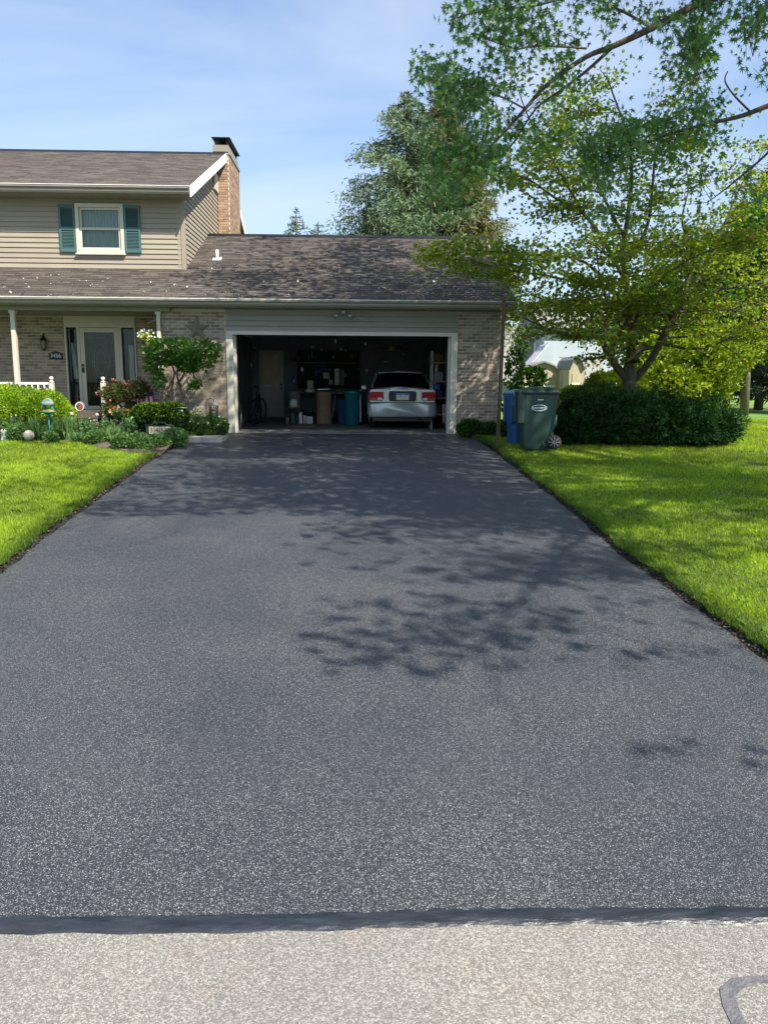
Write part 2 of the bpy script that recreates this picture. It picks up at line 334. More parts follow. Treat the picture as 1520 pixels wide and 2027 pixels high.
pm('bin_green', (.022, .058, .045), (.017, .045, .036), 5, .45, .15, 200)
pm('bin_blue', (.02, .10, .26), (.016, .08, .22), 5, .45, .15, 200)
pm('pale_blue_plastic', (.14, .35, .50), (.12, .30, .44), 5, .5, .1)
pm('teal_plastic', (.01, .17, .20), (.008, .13, .16), 3, .4, .05)
pm('white_paint', (.78, .78, .76), None, 6, .5)
pm('door_paint', (.42, .40, .40), (.36, .35, .35), 5, .6)
pm('cardboard', (.30, .20, .12), (.24, .16, .10), 6, .85, .1)
pm('cream_card', (.55, .48, .34), None, 6, .8)
pm('blue_cloth', (.03, .05, .12), None, 10, .9, .2); pm('grey_cloth', (.22, .22, .22), (.13, .13, .14), 9, .9, .4)
pm('white_cloth', (.72, .72, .70), (.55, .55, .55), 9, .9, .4); pm('red_cloth', (.5, .04, .05), None, 10, .85, .2)
pm('rust', (.14, .08, .05), (.08, .05, .04), 9, .9, .3)
pm('wood', (.28, .20, .13), (.20, .14, .09), 6, .8, .2, stretch=(1, 1, 8))
pm('porch_wood', (.12, .095, .075), (.08, .065, .05), 6, .7, .2)
pm('stone_ball', (.48, .46, .38), (.3, .3, .24), 14, .8, .4)
pm('teal_paint', (.02, .30, .30), (.02, .20, .24), 6, .4); pm('orange_paint', (.75, .33, .04), (.7, .5, .06), 8, .45); pm('pale_ceramic', (.5, .58, .5), (.4, .5, .45), 9, .4)
pm('ornament_red', (.5, .08, .05), None, 9, .5)
pm('far_siding', (.40, .45, .49), (.36, .41, .45), 2, .7, coords='World', stretch=(.2, .2, 9)); pm('far_roof', (.25, .235, .225), (.20, .19, .185), 2, .95, .3)
pm('shed_tan', (.42, .36, .24), (.37, .31, .21), 3, .7); pm('shed_pale', (.46, .40, .31), None, 3, .7); pm('vivid_blue', (.01, .13, .62), (.01, .10, .5), 6, .4)
glassy('door_glass', (.02, .03, .03), .03, trans=1); glassy('car_glass', (.006, .008, .01), .05); glassy('pane_glass', (.16, .22, .20), .08); glassy('lantern_glass', (.16, .17, .15), .12)
pm('interior_dark', (.02, .028, .03), None, 3, .9); pm('curtain_and_reflection', (.62, .66, .62), (.42, .47, .44), 12, .9, .4, stretch=(6, 6, .4))
# ------------------------------------------------------------ the ground: street, driveway, lawns, beds
def edge(px_list):
    g = [gnd(*p) for p in px_list]; return [(p.x, p.y) for p in g]
LE = edge([(0, 1138), (90, 1064), (180, 1000), (300, 912), (352, 884)]); RE = edge([(1520, 1310), (1378, 1205), (1230, 1100), (1130, 1012), (1030, 936), (985, 899), (945, 871)])
def ext(E, Y):
    (x0, y0), (x1, y1) = E[0], E[2]; return (x0 + (x1 - x0) / (y1 - y0) * (Y - y0), Y)
LE = [ext(LE, 2.57)] + LE; RE = [ext(RE, 2.57)] + RE
LE += [(at(372, 757, 16.2).x, 16.2), (at(440, 757, 17.0).x, 17.0), (at(452, 757, 17.2).x, 17.22)]
RE += [(at(905, 757, 17.0).x + .06, 17.0), (at(905, 757, 17.2).x, 17.22)]
def xe(E, Y): return float(np.interp(Y, [p[1] for p in E], [p[0] for p in E]))
def sheet(name, mat, rows, **k):
    """rows: list of (Y, [(x, z), ...]) with equal counts"""
    m = MB(); n = len(rows[0][1])
    vs = [(x, Y, z) for Y, r in rows for x, z in r]
    fs = [(i * n + j, i * n + j + 1, (i + 1) * n + j + 1, (i + 1) * n + j) for i in range(len(rows) - 1) for j in range(n - 1)]
    m.add(vs, fs, .5); return m.build(name, mat, None, **k)
ys = [2.57 + (17.22 - 2.57) * i / 60 for i in range(61)]
wob = lambda y, s: .012 * math.sin(y * 5.3 + s) + .008 * math.sin(y * 13.1 + 2 * s)
sheet('driveway', 'asphalt', [(y, [(xe(LE, y) + wob(y, 1), zg(y)), (xe(LE, y) * .5 + xe(RE, y) * .5, zg(y)), (xe(RE, y) + wob(y, 4), zg(y))]) for y in ys], kind='structure')
# tar lip where the driveway meets the street
xs = np.linspace(xe(LE, 2.57) - .25, xe(RE, 2.57) + .25, 160)
rw = []
for j, (y, z) in enumerate([(2.497, -.010), (2.507, .001), (2.535, .006), (2.565, .007), (2.592, .001)]):
    rw.append([(float(x), y + .008 * math.sin(x * 3.1) + .006 * math.sin(x * 17 + j) + RNG.normal(0, .0014) + .004 * float(x), ZR + z + RNG.normal(0, .0012)) for x in xs])
m = MB(); n = len(xs); m.add([p for r in rw for p in r], [(i * n + j, i * n + j + 1, (i + 1) * n + j + 1, (i + 1) * n + j) for i in range(4) for j in range(n - 1)], .5, smooth=True)
m.build('tar_seam', 'tar', None, kind='structure')
sheet('street', 'road_stone', [(y, [(-45, ZR - .010), (0, ZR - .008), (45, ZR - .010)]) for y in (-7, -2, 2.56)], kind='structure')
# faded paint mark on the street, a bent stroke
pts = [gnd(1560, 1938), (gnd(1500, 1936)), gnd(1460, 1944), gnd(1440, 1962), gnd(1446, 1990), gnd(1466, 2030), gnd(1500, 2090)]
vs = []
for i, p in enumerate(pts):
    d = (pts[min(i + 1, 6)] - pts[max(i - 1, 0)]).normalized(); q = Vector((-d.y, d.x, 0)) * (.016 if i < 2 else .024)
    vs += [(p.x + q.x, p.y + q.y, ZR - .005), (p.x - q.x, p.y - q.y, ZR - .005)]
m = MB(); m.add(vs, [(2 * i, 2 * i + 1, 2 * i + 3, 2 * i + 2) for i in range(6)]); m.build('street_paint_mark', 'road_paint', None, kind='structure')
# base terrain well beyond the view
sheet('ground', 'turf', [(y, [(-300, z), (-20, z), (0, z), (20, z), (300, z)]) for y, z in [(-300, ZR - .02), (-7.1, ZR - .02), (2.0, ZR - .05), (2.6, ZR - .05), (17, -.04), (30, -.04), (55, .05), (90, .3), (400, 3)]], kind='structure')
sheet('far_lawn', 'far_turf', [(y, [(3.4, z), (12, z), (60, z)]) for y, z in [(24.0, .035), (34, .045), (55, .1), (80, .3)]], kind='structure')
DROP = .045
def lawn(name, E, side, ymax):
    yy = [2.5 + (ymax - 2.5) * i / 70 for i in range(71)]; rows = []
    for y in yy:
        e = xe(E, max(y, 2.57)) if y < 17.2 else xe(E, 17.2)
        w = .03 * math.sin(y * 3.1) + .02 * math.sin(y * 9.7) + .02 * math.sin(y * 23)
        rows.append((y, [(e + side * (.055 + w * .7), zg(y) - .02), (e + side * (.09 + w * .7), zg(y) + .5 * DROP), (e + side * (.15 + w * .7), zg(y) + DROP), (e + side * 3, zg(y) + DROP), (e + side * 40, zg(y) + DROP)][::side]))
    sheet(name, 'turf', rows, kind='structure')
lawn('right_lawn', RE, 1, 24.0); lawn('left_lawn', LE, -1, 14.3)
for E, sd_, nm in ((LE, -1, 'left_soil_edge'), (RE, 1, 'right_soil_edge')):
    sheet(nm, 'edge_soil', [(y, [(xe(E, y) - sd_ * .02 * 0 + sd_ * .004, zg(y) - .006), (xe(E, y) + sd_ * .3, zg(y) + .006)][::sd_]) for y in ys], kind='structure')
# garden bed before the porch
bed = edge([(-60, 878), (60, 868), (130, 880), (210, 893), (270, 905), (310, 903)])
rows = []
for t in np.linspace(-12, xe(LE, 16) + .02, 50):
    yb = float(np.interp(t, [p[0] for p in bed], [p[1] for p in bed])); rows.append((t, yb))
m = MB(); vs = []
for t, yb in rows:
    for k in range(12):
        y = lerp(yb, 17.4, k / 11); e = xe(LE, min(y, 17.2)) - .0
        z = zg(y) + (.05 if k else .0) + .03 * math.sin(t * 5 + y * 3) * (k > 0) + .05 * min(k / 3, 1); vs.append((min(t, e), y, z))
m.add(vs, [(i * 12 + j, (i + 1) * 12 + j, (i + 1) * 12 + j + 1, i * 12 + j + 1) for i in range(49) for j in range(11)], .5, True)
m.build('garden_bed_soil', 'soil', None, kind='structure')
m = MB(); c = gnd(392, 871); m.box(c.x - .35, c.x + .55, c.y - .35, c.y + .45, -.12, .012); m.build('concrete_walk', 'concrete', None, kind='structure')
# ------------------------------------------------------------ grass blades
def grass(name, side, E, n, y0, y1, w):
    y = y0 * (y1 / y0) ** RNG.uniform(0, 1, n * 2) ; e = np.interp(y, [p[1] for p in E], [p[0] for p in E])
    lim = .60 * y + 1.0
    x = e + side * (.055 + .02 * np.sin(y * 3.1) + .014 * np.sin(y * 9.7) + .014 * np.sin(y * 23) + RNG.uniform(0, 1, len(y)) ** 1.15 * w)
    k = (np.abs(x) < lim)
    if side < 0: k &= ~(y > np.interp(x, [p[0] for p in bed], [p[1] for p in bed]) - .02)
    x, y = x[k][:n], y[k][:n]
    z = np.where(y < 17, ZR * (17 - y) / (17 - YR), 0) + DROP - .012
    cl = .5 + .5 * lump(np.c_[x, y, x * 0], 2.6, 3) ; cl2 = .5 + .5 * lump(np.c_[x, y, x * 0], .8, 5)
    size = (.035 + .022 * cl) * (.8 + y * .035)
    dist = np.abs(x - np.interp(y, [p[1] for p in E], [p[0] for p in E]))
    tn = np.clip(.2 + .35 * cl + .3 * cl2 + RNG.normal(0, .16, len(x)), 0, 1) * np.clip(dist / .3, .08, 1)
    ax = np.c_[RNG.normal(0, .45, len(x)), RNG.normal(0, .45, len(x)), np.ones(len(x))]
    leaves(name, 'grass', np.c_[x, y, z], size, 'blade_g', ax, .1, tint=tn, kind='stuff', label='short mown lawn grass ' + ('right' if side > 0 else 'left') + ' of the driveway', cat='grass')
SHAPES['blade_g'] = ([(-.10, 0, 0), (.10, 0, 0), (.02, 1, .2)], [(0, 1, 2)])
leafmat('grass', (.04, .09, .014), (.47, .63, .05), .46, rough=.45, spec=.3)
grass('lawn_grass_right', 1, RE, 330000, 3.6, 24, 12); grass('lawn_grass_left', -1, LE, 200000, 4.6, 15.2, 7)
leafmat('clover', (.05, .12, .012), (.14, .26, .02), .3, spec=.1)
pm('litter', (.20, .13, .07), (.10, .07, .04), 9, .9)
# dandelion and clover leaves along the mown edges
for E, sd_, n in ((RE, 1, 700), (LE, -1, 400)):
    y = RNG.uniform(4, 14.5, n); x = np.array([xe(E, v) for v in y]) + sd_ * (.12 + np.abs(RNG.normal(0, .5, n)))
    z = ZR * (17 - y) / (17 - YR) + DROP
    leaves('clover_leaves', 'clover', np.c_[x, y, z], .05, 'round', np.c_[RNG.normal(0, 1, n), RNG.normal(0, 1, n), np.full(n, .4)], .2, flatn=1, kind='stuff', label='broad weed leaves along the lawn edge ' + ('right' if sd_ > 0 else 'left') + ' of the driveway', cat='weeds') if 'clover' in MATS else None

for E, sd_ in ((RE, 1), (LE, -1)):
    n = 5200; y = 3.4 * (16 / 3.4) ** RNG.uniform(0, 1, n); x = np.array([xe(E, v) for v in y]) + sd_ * np.clip(RNG.normal(.06, .035, n), .0, .25)
    leaves('edge_clods', 'edge_soil', np.c_[x, y, ZR * (17 - y) / (17 - YR) + RNG.uniform(-.004, .012, n)], .022, 'round', np.c_[RNG.normal(0, 1, n), RNG.normal(0, 1, n), np.full(n, .5)], .5, kind='stuff', label='dark crumbs of soil and sealer along the ' + ('right' if sd_ > 0 else 'left') + ' driveway edge', cat='soil crumbs')
n = 900; y = np.concatenate([RNG.uniform(9, 13, 420), RNG.uniform(3.5, 16, 480)]); E_ = [LE] * 420 + [LE if RNG.uniform() < .5 else RE for _ in range(480)]
sg_ = np.array([-1 if e is LE else 1 for e in E_]); x = np.array([xe(e, v) for e, v in zip(E_, y)]) + sg_ * np.abs(RNG.normal(.02, .10, n)) * np.where(RNG.uniform(0, 1, n) < .12, -6, 1)
leaves('edge_litter', 'litter', np.c_[x, y, ZR * (17 - y) / (17 - YR) + .02 * (RNG.uniform(0, 1, n) < .7) + .004], .028, 'diamond', np.c_[RNG.normal(0, 1, n), RNG.normal(0, 1, n), RNG.normal(0, .2, n)], .2, flatn=2, kind='stuff', label='dry leaf scraps and clippings along the driveway edges', cat='litter')
# ------------------------------------------------------------ the house
YG = 17.2; YW = 18.6; YP = 18.78
house = thing('house', 'two storey tan brick and siding house with an open two car garage', 'house', (-1, 21, 0))
X_ = lambda px, Y=YG, py=757: at(px, py, Y).x
Z_ = lambda py, Y=YG, px=700: at(px, py, Y).z
XL, XA, XB, XR = X_(319), X_(450), X_(904), X_(988)
ZHD, ZFR = Z_(664), Z_(657)
YE = 16.75; ZE = Z_(594, YE); YRD = 21.45; ZRD = Z_(468, YRD); XE1 = at(1022, 600, YE).x
XH = at(365, 450, YW).x                      # right corner of the upper storey
YE2 = 18.12; ZE2 = at(200, 366, YE2).z; YR2 = 22.9; ZR2 = at(250, 301, YR2).z; XE2 = at(376, 372, YE2).x
SL1 = (ZRD - ZE) / (YRD - YE); SL2 = (ZR2 - ZE2) / (YR2 - YE2)
BUD = {'brick': 300, 'shingle': 300}
NB = [MB().bbox(0, w, 0, .03, 0, .057, .004).mesh('brick') for w in (.193, .0915)]
for b_ in NB: b_.materials.append(MATS['brick'])
def brick_wall(x0, x1, z0, z1, Y, name='brick_wall', mat='brick', indiv=True, face='Y', xx=None):
    """mortar slab with bricks standing 6 mm proud; the best seen ones are objects of their own"""
    mw = MB()
    if face == 'Y': mw.box(x0, x1, Y, Y + .12, z0, z1)
    else: mw.box(Y - .12, Y, x0, x1, z0, z1)
    wall = mw.build(name, 'mortar', house); rest = MB(); o0 = org(wall)
    r = 0; z = z0 + .008
    cells = []
    while z + .057 < z1:
        x = x0 + .004 - (.1015 if r % 2 else 0)
        while x < x1 - .03:
            a, b = max(x, x0 + .004), min(x + .193, x1 - .002)
            if b - a > .03: cells.append((a, b, z))
            x += .203
        z += .067; r += 1
    cells.sort(key=lambda c: -c[2])
    for a, b, z in cells:
        j = random.uniform(-.002, .002)
        if indiv and face == 'Y' and BUD['brick'] > 0 and (abs(b - a - .193) < .002 or abs(b - a - .0915) < .004):
            BUD['brick'] -= 1
            o = link('brick', NB[0 if b - a > .15 else 1], wall); o.location = Vector((a, Y - .006 + j, z)) - o0
        else:
            if face == 'Y': rest.box(a, b, Y - .006 + j, Y + .02, z, z + .057)
            else: rest.box(Y - .02, Y + .006 + j, a, b, z, z + .057)
    if rest.v:
        o = rest.build('brickwork', mat, wall, kind='stuff')
    return wall
brick_wall(XB, XR, -.2, ZE - .16, YG)
brick_wall(XL, XA, -.2, ZE - .16, YG)
# gable side wall of the garage and closing walls
m = MB(); m.box(XR - .12, XR, YG + .12, 25.6, -.2, ZE - .1); m.build('side_wall', 'siding', house)
m = MB(); m.add([(XR - .1, YG, ZE - .1), (XR - .1, 25.6, ZE - .1), (XR - .1, YRD, ZRD - .12), (XR, YG, ZE - .1), (XR, 25.6, ZE - .1), (XR, YRD, ZRD - .12)], [(0, 1, 2), (5, 4, 3), (0, 2, 5, 3), (1, 4, 5, 2), (0, 3, 4, 1)]); m.build('gable', 'siding', house)
# garage door frame and the lapped boards above it
fr = MB(); fr.box(XA, X_(463), YG - .03, YG + .10, -.01, ZFR); fr.box(X_(891), XB, YG - .03, YG + .10, -.01, ZFR); fr.box(X_(463), X_(891), YG - .03, YG + .10, ZHD, ZFR)
fr.box(X_(463), X_(463) + .045, YG + .10, YG + .2, -.01, ZHD); fr.box(X_(891) - .045, X_(891), YG + .10, YG + .2, -.01, ZHD)
fr.build('garage_door_frame', 'trim', house)
hd = MB(); hd.box(XA, XB, YG + .02, YG + .12, ZFR, ZE - .12); hdo = hd.build('header_wall', 'header_siding', house)
def lap(parent, x0, x1, z0, z1, Y, h, mat):
    n = max(1, round((z1 - z0) / h)); h = (z1 - z0) / n
    for i in range(n):
        a = z0 + i * h; b = MB(); b.hexa([(x0, Y - .040, a), (x1, Y - .040, a), (x1, Y, a), (x0, Y, a), (x0, Y - .004, a + h), (x1, Y - .004, a + h), (x1, Y, a + h), (x0, Y, a + h)])
        b.build('siding_board', mat, parent)
lap(hdo, XA, XB, ZFR, ZE - .17, YG + .018, .118, 'header_siding')
# inside of the garage
XI0, XI1, YI, ZI = XA - .45, XR - .14, 24.25, 2.55
m = MB(); m.box(XI0 - .1, XI0, YG + .12, YI, -.1, ZI); m.box(XI0 - .1, XI1, YI, YI + .1, -.1, ZI); m.box(XI1 - .02, XI1, YG + .12, YI, -.1, ZI); m.box(XI0, XA, YG + .125, YG + .14, 0, ZI); m.box(XI0, XI1, YG + .125, YG + .14, ZHD + .05, ZI)
m.build('garage_wall', 'drywall', house)
m = MB(); m.box(XI0 - .1, XI1, YG + .13, YI + .1, ZI, ZI + .1); m.build('garage_ceiling', 'drywall', house)
m = MB(); m.box(XI0 - .1, XI1, YG - .03, YI, -.25, .006); m.build('garage_floor', 'garage_floor', house)
m = MB()   # raised sectional door hanging under the ceiling
for i in range(4): m.bbox(X_(466), X_(888), YG + .55 + i * .56, YG + .55 + i * .56 + .54, 2.26, 2.30, .008)
m.build('raised_garage_door', 'drywall', house)
m = MB()
for x in (X_(466), X_(888)): m.box(x - .02, x + .02, YG + .2, YG + 3.2, 2.20, 2.245); m.box(x - .02, x + .02, YG + .16, YG + .2, .0, 2.2)
m.build('door_track', 'grey_metal', house)
# back door inside the garage
bx0, bx1 = X_(511, YI), X_(565, YI); bz = Z_(691, YI)
d = MB(); d.bbox(bx0 + .05, bx1 - .05, YI - .05, YI - .005, .06, bz - .05, .006); d = d.build('back_door', 'door_paint', house)
t = MB(); t.box(bx0 - .03, bx0 + .045, YI - .07, YI - .004, 0, bz); t.box(bx1 - .045, bx1 + .03, YI - .07, YI - .004, 0, bz); t.box(bx0 - .03, bx1 + .03, YI - .07, YI - .004, bz, bz + .07); t.build('frame', 'drywall', d)
t = MB(); t.box(bx0 + .15, bx1 - .2, YI - .06, YI - .045, 1.0, bz - .18); t.build('blind', 'cream_card', d)
for z in (.93, 1.05): t = MB(); t.lathe((bx1 - .12, YI - .08, z), [(.0, 0), (.03, 0), (.03, .03), (.0, .03)], 10, axis='Y'); t.build('handle', 'metal_dark', d)
# ------------------------------------------------------------ roofs
def roof(x0, x1, y0, z0, y1, z1, mat, budget, exp=.132, w=.33, name='roof', back=True, th=.10, xr=None):
    sl = math.hypot(y1 - y0, z1 - z0); uy, uz = (y1 - y0) / sl, (z1 - z0) / sl; ny, nz_ = -uz, uy
    m = MB(); A = [(x0, y0, z0), (x1, y0, z0), (x1, y1, z1), (x0, y1, z1)]
    m.hexa([(x, y - ny * th, z - nz_ * th) for x, y, z in A] + A)
    if back:
        B = [(x0, y1, z1), (x1, y1, z1), (x1, 2 * y1 - y0, z0), (x0, 2 * y1 - y0, z0)]
        m.hexa([(x, y, z - th) for x, y, z in B] + B)
    R = m.build(name, mat, house); rest = MB(); n = int(sl / exp); o0 = org(R)
    for i in range(n + 1):
        s = i * exp; x = x0 - random.uniform(0, w)
        while x < x1 - .02:
            ww = w * random.uniform(.75, 1.2); a, b = max(x, x0), min(x + ww - .006, x1); x += ww
            if b - a < .03: continue
            s0 = s - random.choice((0, 0, .004, .012)); s1 = min(s + exp * 1.08, sl); t0 = .010 + random.uniform(0, .004)
            P = lambda xx, ss, hh: (xx, y0 + uy * ss + ny * hh, z0 + uz * ss + nz_ * hh)
            q = [P(a, s0, .0), P(b, s0, .0), P(b, s1, .0), P(a, s1, .0), P(a, s0, t0), P(b, s0, t0), P(b, s1, .002), P(a, s1, .002)]
            if budget and BUD['shingle'] > 0 and x > XH:
                BUD['shingle'] -= 1; k = MB(); k.hexa(q); k.build('shingle', mat, R)
            else: rest.hexa(q)
    rest.build('shingle_courses', mat, R, kind='stuff')
    return R
XLF = -12.0
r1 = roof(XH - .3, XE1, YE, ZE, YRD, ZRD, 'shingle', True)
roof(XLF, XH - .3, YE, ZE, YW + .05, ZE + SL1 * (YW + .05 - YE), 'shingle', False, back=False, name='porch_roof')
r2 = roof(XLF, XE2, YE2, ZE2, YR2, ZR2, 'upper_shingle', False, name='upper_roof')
m = MB(); m.hexa([(XH - .0, YRD - .14, ZRD - .045), (XE1 + .01, YRD - .14, ZRD - .045), (XE1 + .01, YRD + .14, ZRD - .045), (XH, YRD + .14, ZRD - .045), (XH, YRD - .02, ZRD + .035), (XE1 + .01, YRD - .02, ZRD + .035), (XE1 + .01, YRD + .02, ZRD + .035), (XH, YRD + .02, ZRD + .035)]); m.build('ridge_cap', 'metal_dark', r1)
m = MB(); m.hexa([(XLF, YR2 - .14, ZR2 - .045), (XE2, YR2 - .14, ZR2 - .045), (XE2, YR2 + .14, ZR2 - .045), (XLF, YR2 + .14, ZR2 - .045), (XLF, YR2 - .02, ZR2 + .04), (XE2, YR2 - .02, ZR2 + .04), (XE2, YR2 + .02, ZR2 + .04), (XLF, YR2 + .02, ZR2 + .04)]); m.build('ridge_cap', 'metal_dark', r2)
# rake boards
def rake(x, y0, z0, y1, z1, h, mat, w=.03):
    m = MB(); m.hexa([(x, y0, z0 - h), (x + w, y0, z0 - h), (x + w, y1, z1 - h), (x, y1, z1 - h), (x, y0, z0 + .01), (x + w, y0, z0 + .01), (x + w, y1, z1 + .01), (x, y1, z1 + .01)])
    m.hexa([(x, y1, z1 - h), (x + w, y1, z1 - h), (x + w, 2 * y1 - y0, z0 - h), (x, 2 * y1 - y0, z0 - h), (x, y1, z1 + .01), (x + w, y1, z1 + .01), (x + w, 2 * y1 - y0, z0 + .01), (x, 2 * y1 - y0, z0 + .01)])
    m.build('rake_board', mat, house)
rake(XE1, YE - .02, ZE, YRD, ZRD, .2, 'gutter'); rake(XE2, YE2 - .02, ZE2, YR2, ZR2, .22, 'white_trim')
m = MB(); th = .11   # rake soffit of the upper storey
m.hexa([(XH, YW - .4, ZE2 - .16), (XE2, YW - .4, ZE2 - .16), (XE2, YR2, ZR2 - .2), (XH, YR2, ZR2 - .2), (XH, YW - .4, ZE2 - .14), (XE2, YW - .4, ZE2 - .14), (XE2, YR2, ZR2 - .18), (XH, YR2, ZR2 - .18)]); m.build('rake_soffit', 'gutter', house)
# gutters: K-shaped trough, white drip edge, soffit
def gutter(x0, x1, y, ztop, h, dep):
    m = MB(); P = [(y, 0), (y - .02, -.02), (y - .02, -.25 * h), (y + .02, -.5 * h), (y + .02, -.72 * h), (y + .045, -h), (y + .13, -h), (y + .13, 0)]
    n = len(P); m.add([(x0, a, ztop + b) for a, b in P] + [(x1, a, ztop + b) for a, b in P], [tuple(range(n))[::-1], tuple(range(n, 2 * n))] + [(i, (i + 1) % n, (i + 1) % n + n, i + n) for i in range(n)])
    g = m.build('gutter', 'gutter', house)
    m = MB(); m.box(x0, x1 + .01, y - .026, y + .03, ztop + .001, ztop + .016); m.build('drip_edge', 'white_trim', g)
    m = MB(); m.box(x0, x1, y + .13, y + dep, ztop - h - .02, ztop - h + .005); m.build('soffit', 'soffit', house)
gutter(XLF, XE1 + .02, YE - .06, ZE - .012, .125, .50); gutter(XLF, XE2 - .02, YE2 - .06, ZE2 - .012, .15, .55)
m = MB(); m.box(XA, XR, YG - .015, YG + .015, ZE - .22, ZE - .165); m.build('frieze_board', 'gutter', house)
# ------------------------------------------------------------ upper storey
ZB = ZE + SL1 * (YW - YE) + .01; ZT = ZE2 - .13
wx0, wx1 = X_(151, YW, 450), X_(246, YW, 450); wz0, wz1 = at(200, 501, YW).z, at(200, 403, YW).z
up = MB()
for a_ in ((XLF, wx0 + .02, ZB - .8, ZT), (wx1 - .02, XH - .05, ZB - .8, ZT), (wx0 + .02, wx1 - .02, ZB - .8, wz0 + .02), (wx0 + .02, wx1 - .02, wz1 - .02, ZT)): up.box(a_[0], a_[1], YW + .03, YW + .2, a_[2], a_[3])
up.box(wx0 - .3, wx1 + .3, YW + .5, YW + .52, wz0 - .3, wz1 + .3); up.box(XH - .17, XH - .05, YW, 27.2, 2.5, ZT)
up.add([(XH - .05, YW, ZT), (XH - .05, 27.2, ZT), (XH - .05, YR2, ZR2 - .15), (XH - .17, YW, ZT), (XH - .17, 27.2, ZT), (XH - .17, YR2, ZR2 - .15)], [(0, 1, 2), (5, 4, 3), (0, 2, 5, 3), (1, 4, 5, 2)])
up.box(XLF, XH - .17, 27.0, 27.2, 0, ZT)
up = up.build('upper_wall', 'siding', house)
nb_ = round((ZT - ZB) / .1155); hb = (ZT - ZB) / nb_
for i in range(nb_):
    a = ZB + i * hb; c = a + hb / 2
    segs = [(XLF, XH)] if not (wz0 < c < wz1) else [(XLF, wx0 + .02), (wx1 - .02, XH)]
    for u, v in segs: b = MB(); b.hexa([(u, YW - .006, a), (v, YW - .006, a), (v, YW + .03, a), (u, YW + .03, a), (u, YW + .016, a + hb), (v, YW + .016, a + hb), (v, YW + .03, a + hb), (u, YW + .03, a + hb)]); b.build('siding_board', 'siding', up)
a = ZB - .3
while a < ZR2 - .3:
    z0, z1 = a, a + hb
    yf = lambda z: max(YW + .02, YW + .02 + (z - ZT) / SL2); f0, f1 = yf(z0), yf(z1); g0, g1 = 2 * YR2 - f0, 2 * YR2 - f1
    if f1 < g1:
        b = MB(); b.hexa([(XH - .05, f0, z0), (XH + .006, f0, z0), (XH + .006, g0, z0), (XH - .05, g0, z0), (XH - .05, f1, z1), (XH - .016, f1, z1), (XH - .016, g1, z1), (XH - .05, g1, z1)]); b.build('siding_board', 'siding', up)
    a += hb
m = MB(); m.box(XH - .075, XH + .014, YW - .016, YW + .07, ZB - .4, ZT); m.build('corner_post', 'siding', house)
# window
wd = MB(); fw = .075
wd.box(wx0, wx0 + fw, YW - .05, YW + .06, wz0, wz1); wd.box(wx1 - fw, wx1, YW - .05, YW + .06, wz0, wz1); wd.box(wx0 + fw, wx1 - fw, YW - .05, YW + .06, wz1 - fw, wz1); wd.box(wx0 + fw, wx1 - fw, YW - .055, YW + .06, wz0, wz0 + fw)
wd.box(wx0 - .02, wx1 + .02, YW - .075, YW + .02, wz0 - .035, wz0 - .001)
win = wd.build('window', 'trim', house); zm = wz0 + (wz1 - wz0) * .50; i0, i1 = wx0 + fw + .002, wx1 - fw - .002
for (a, b, yy) in ((wz0 + fw + .002, zm + .02, YW - .02), (zm - .02, wz1 - fw - .002, YW + .012)):
    s = MB(); k = .05; s.box(i0, i0 + k, yy, yy + .028, a, b); s.box(i1 - k, i1, yy, yy + .028, a, b); s.box(i0 + k, i1 - k, yy, yy + .028, a, a + k); s.box(i0 + k, i1 - k, yy, yy + .028, b - k, b); s.build('sash', 'trim', win)
    s = MB(); s.box(i0 + k, i1 - k, yy + .01, yy + .018, a + k, b - k); s.build('pane', 'door_glass', win)
s = MB()
for j in range(26):
    x = lerp(i0, i1, j / 26); s.box(x, x + (i1 - i0) / 26, YW + .09 + .012 * (j % 2), YW + .11 + .012 * (j % 2), wz0 + .05, wz1 - .05)
s.build('curtain_and_reflection', 'curtain_and_reflection', win)
# louvred shutters
for a, b in ((X_(118.5, YW, 450), X_(151, YW, 450) - .012), (X_(246, YW, 450) + .012, X_(278.5, YW, 450))):
    s = MB(); k = .045; zz0, zz1 = wz0 + .02, wz1 - .03; y0_, y1_ = YW - .045, YW - .008; zc = (zz0 + zz1) / 2
    s.box(a, a + k, y0_, y1_, zz0, zz1); s.box(b - k, b, y0_, y1_, zz0, zz1)
    for u, v in ((zz0, zz0 + .08), (zc - .035, zc + .035), (zz1 - .06, zz1)): s.box(a + k, b - k, y0_, y1_, u, v)
    so_ = s.build('shutter', 'shutter', house); s = MB(); z = zz0 + .09
    while z < zz1 - .075:
        if abs(z + .012 - zc) > .05: s.hexa([(a + k, y0_ + .004, z), (b - k, y0_ + .004, z), (b - k, y0_ + .012, z), (a + k, y0_ + .012, z), (a + k, y1_ - .008, z + .026), (b - k, y1_ - .008, z + .026), (b - k, y1_, z + .026), (a + k, y1_, z + .026)])
        z += .031
    s.build('louvre_slats', 'shutter', so_, kind='stuff')
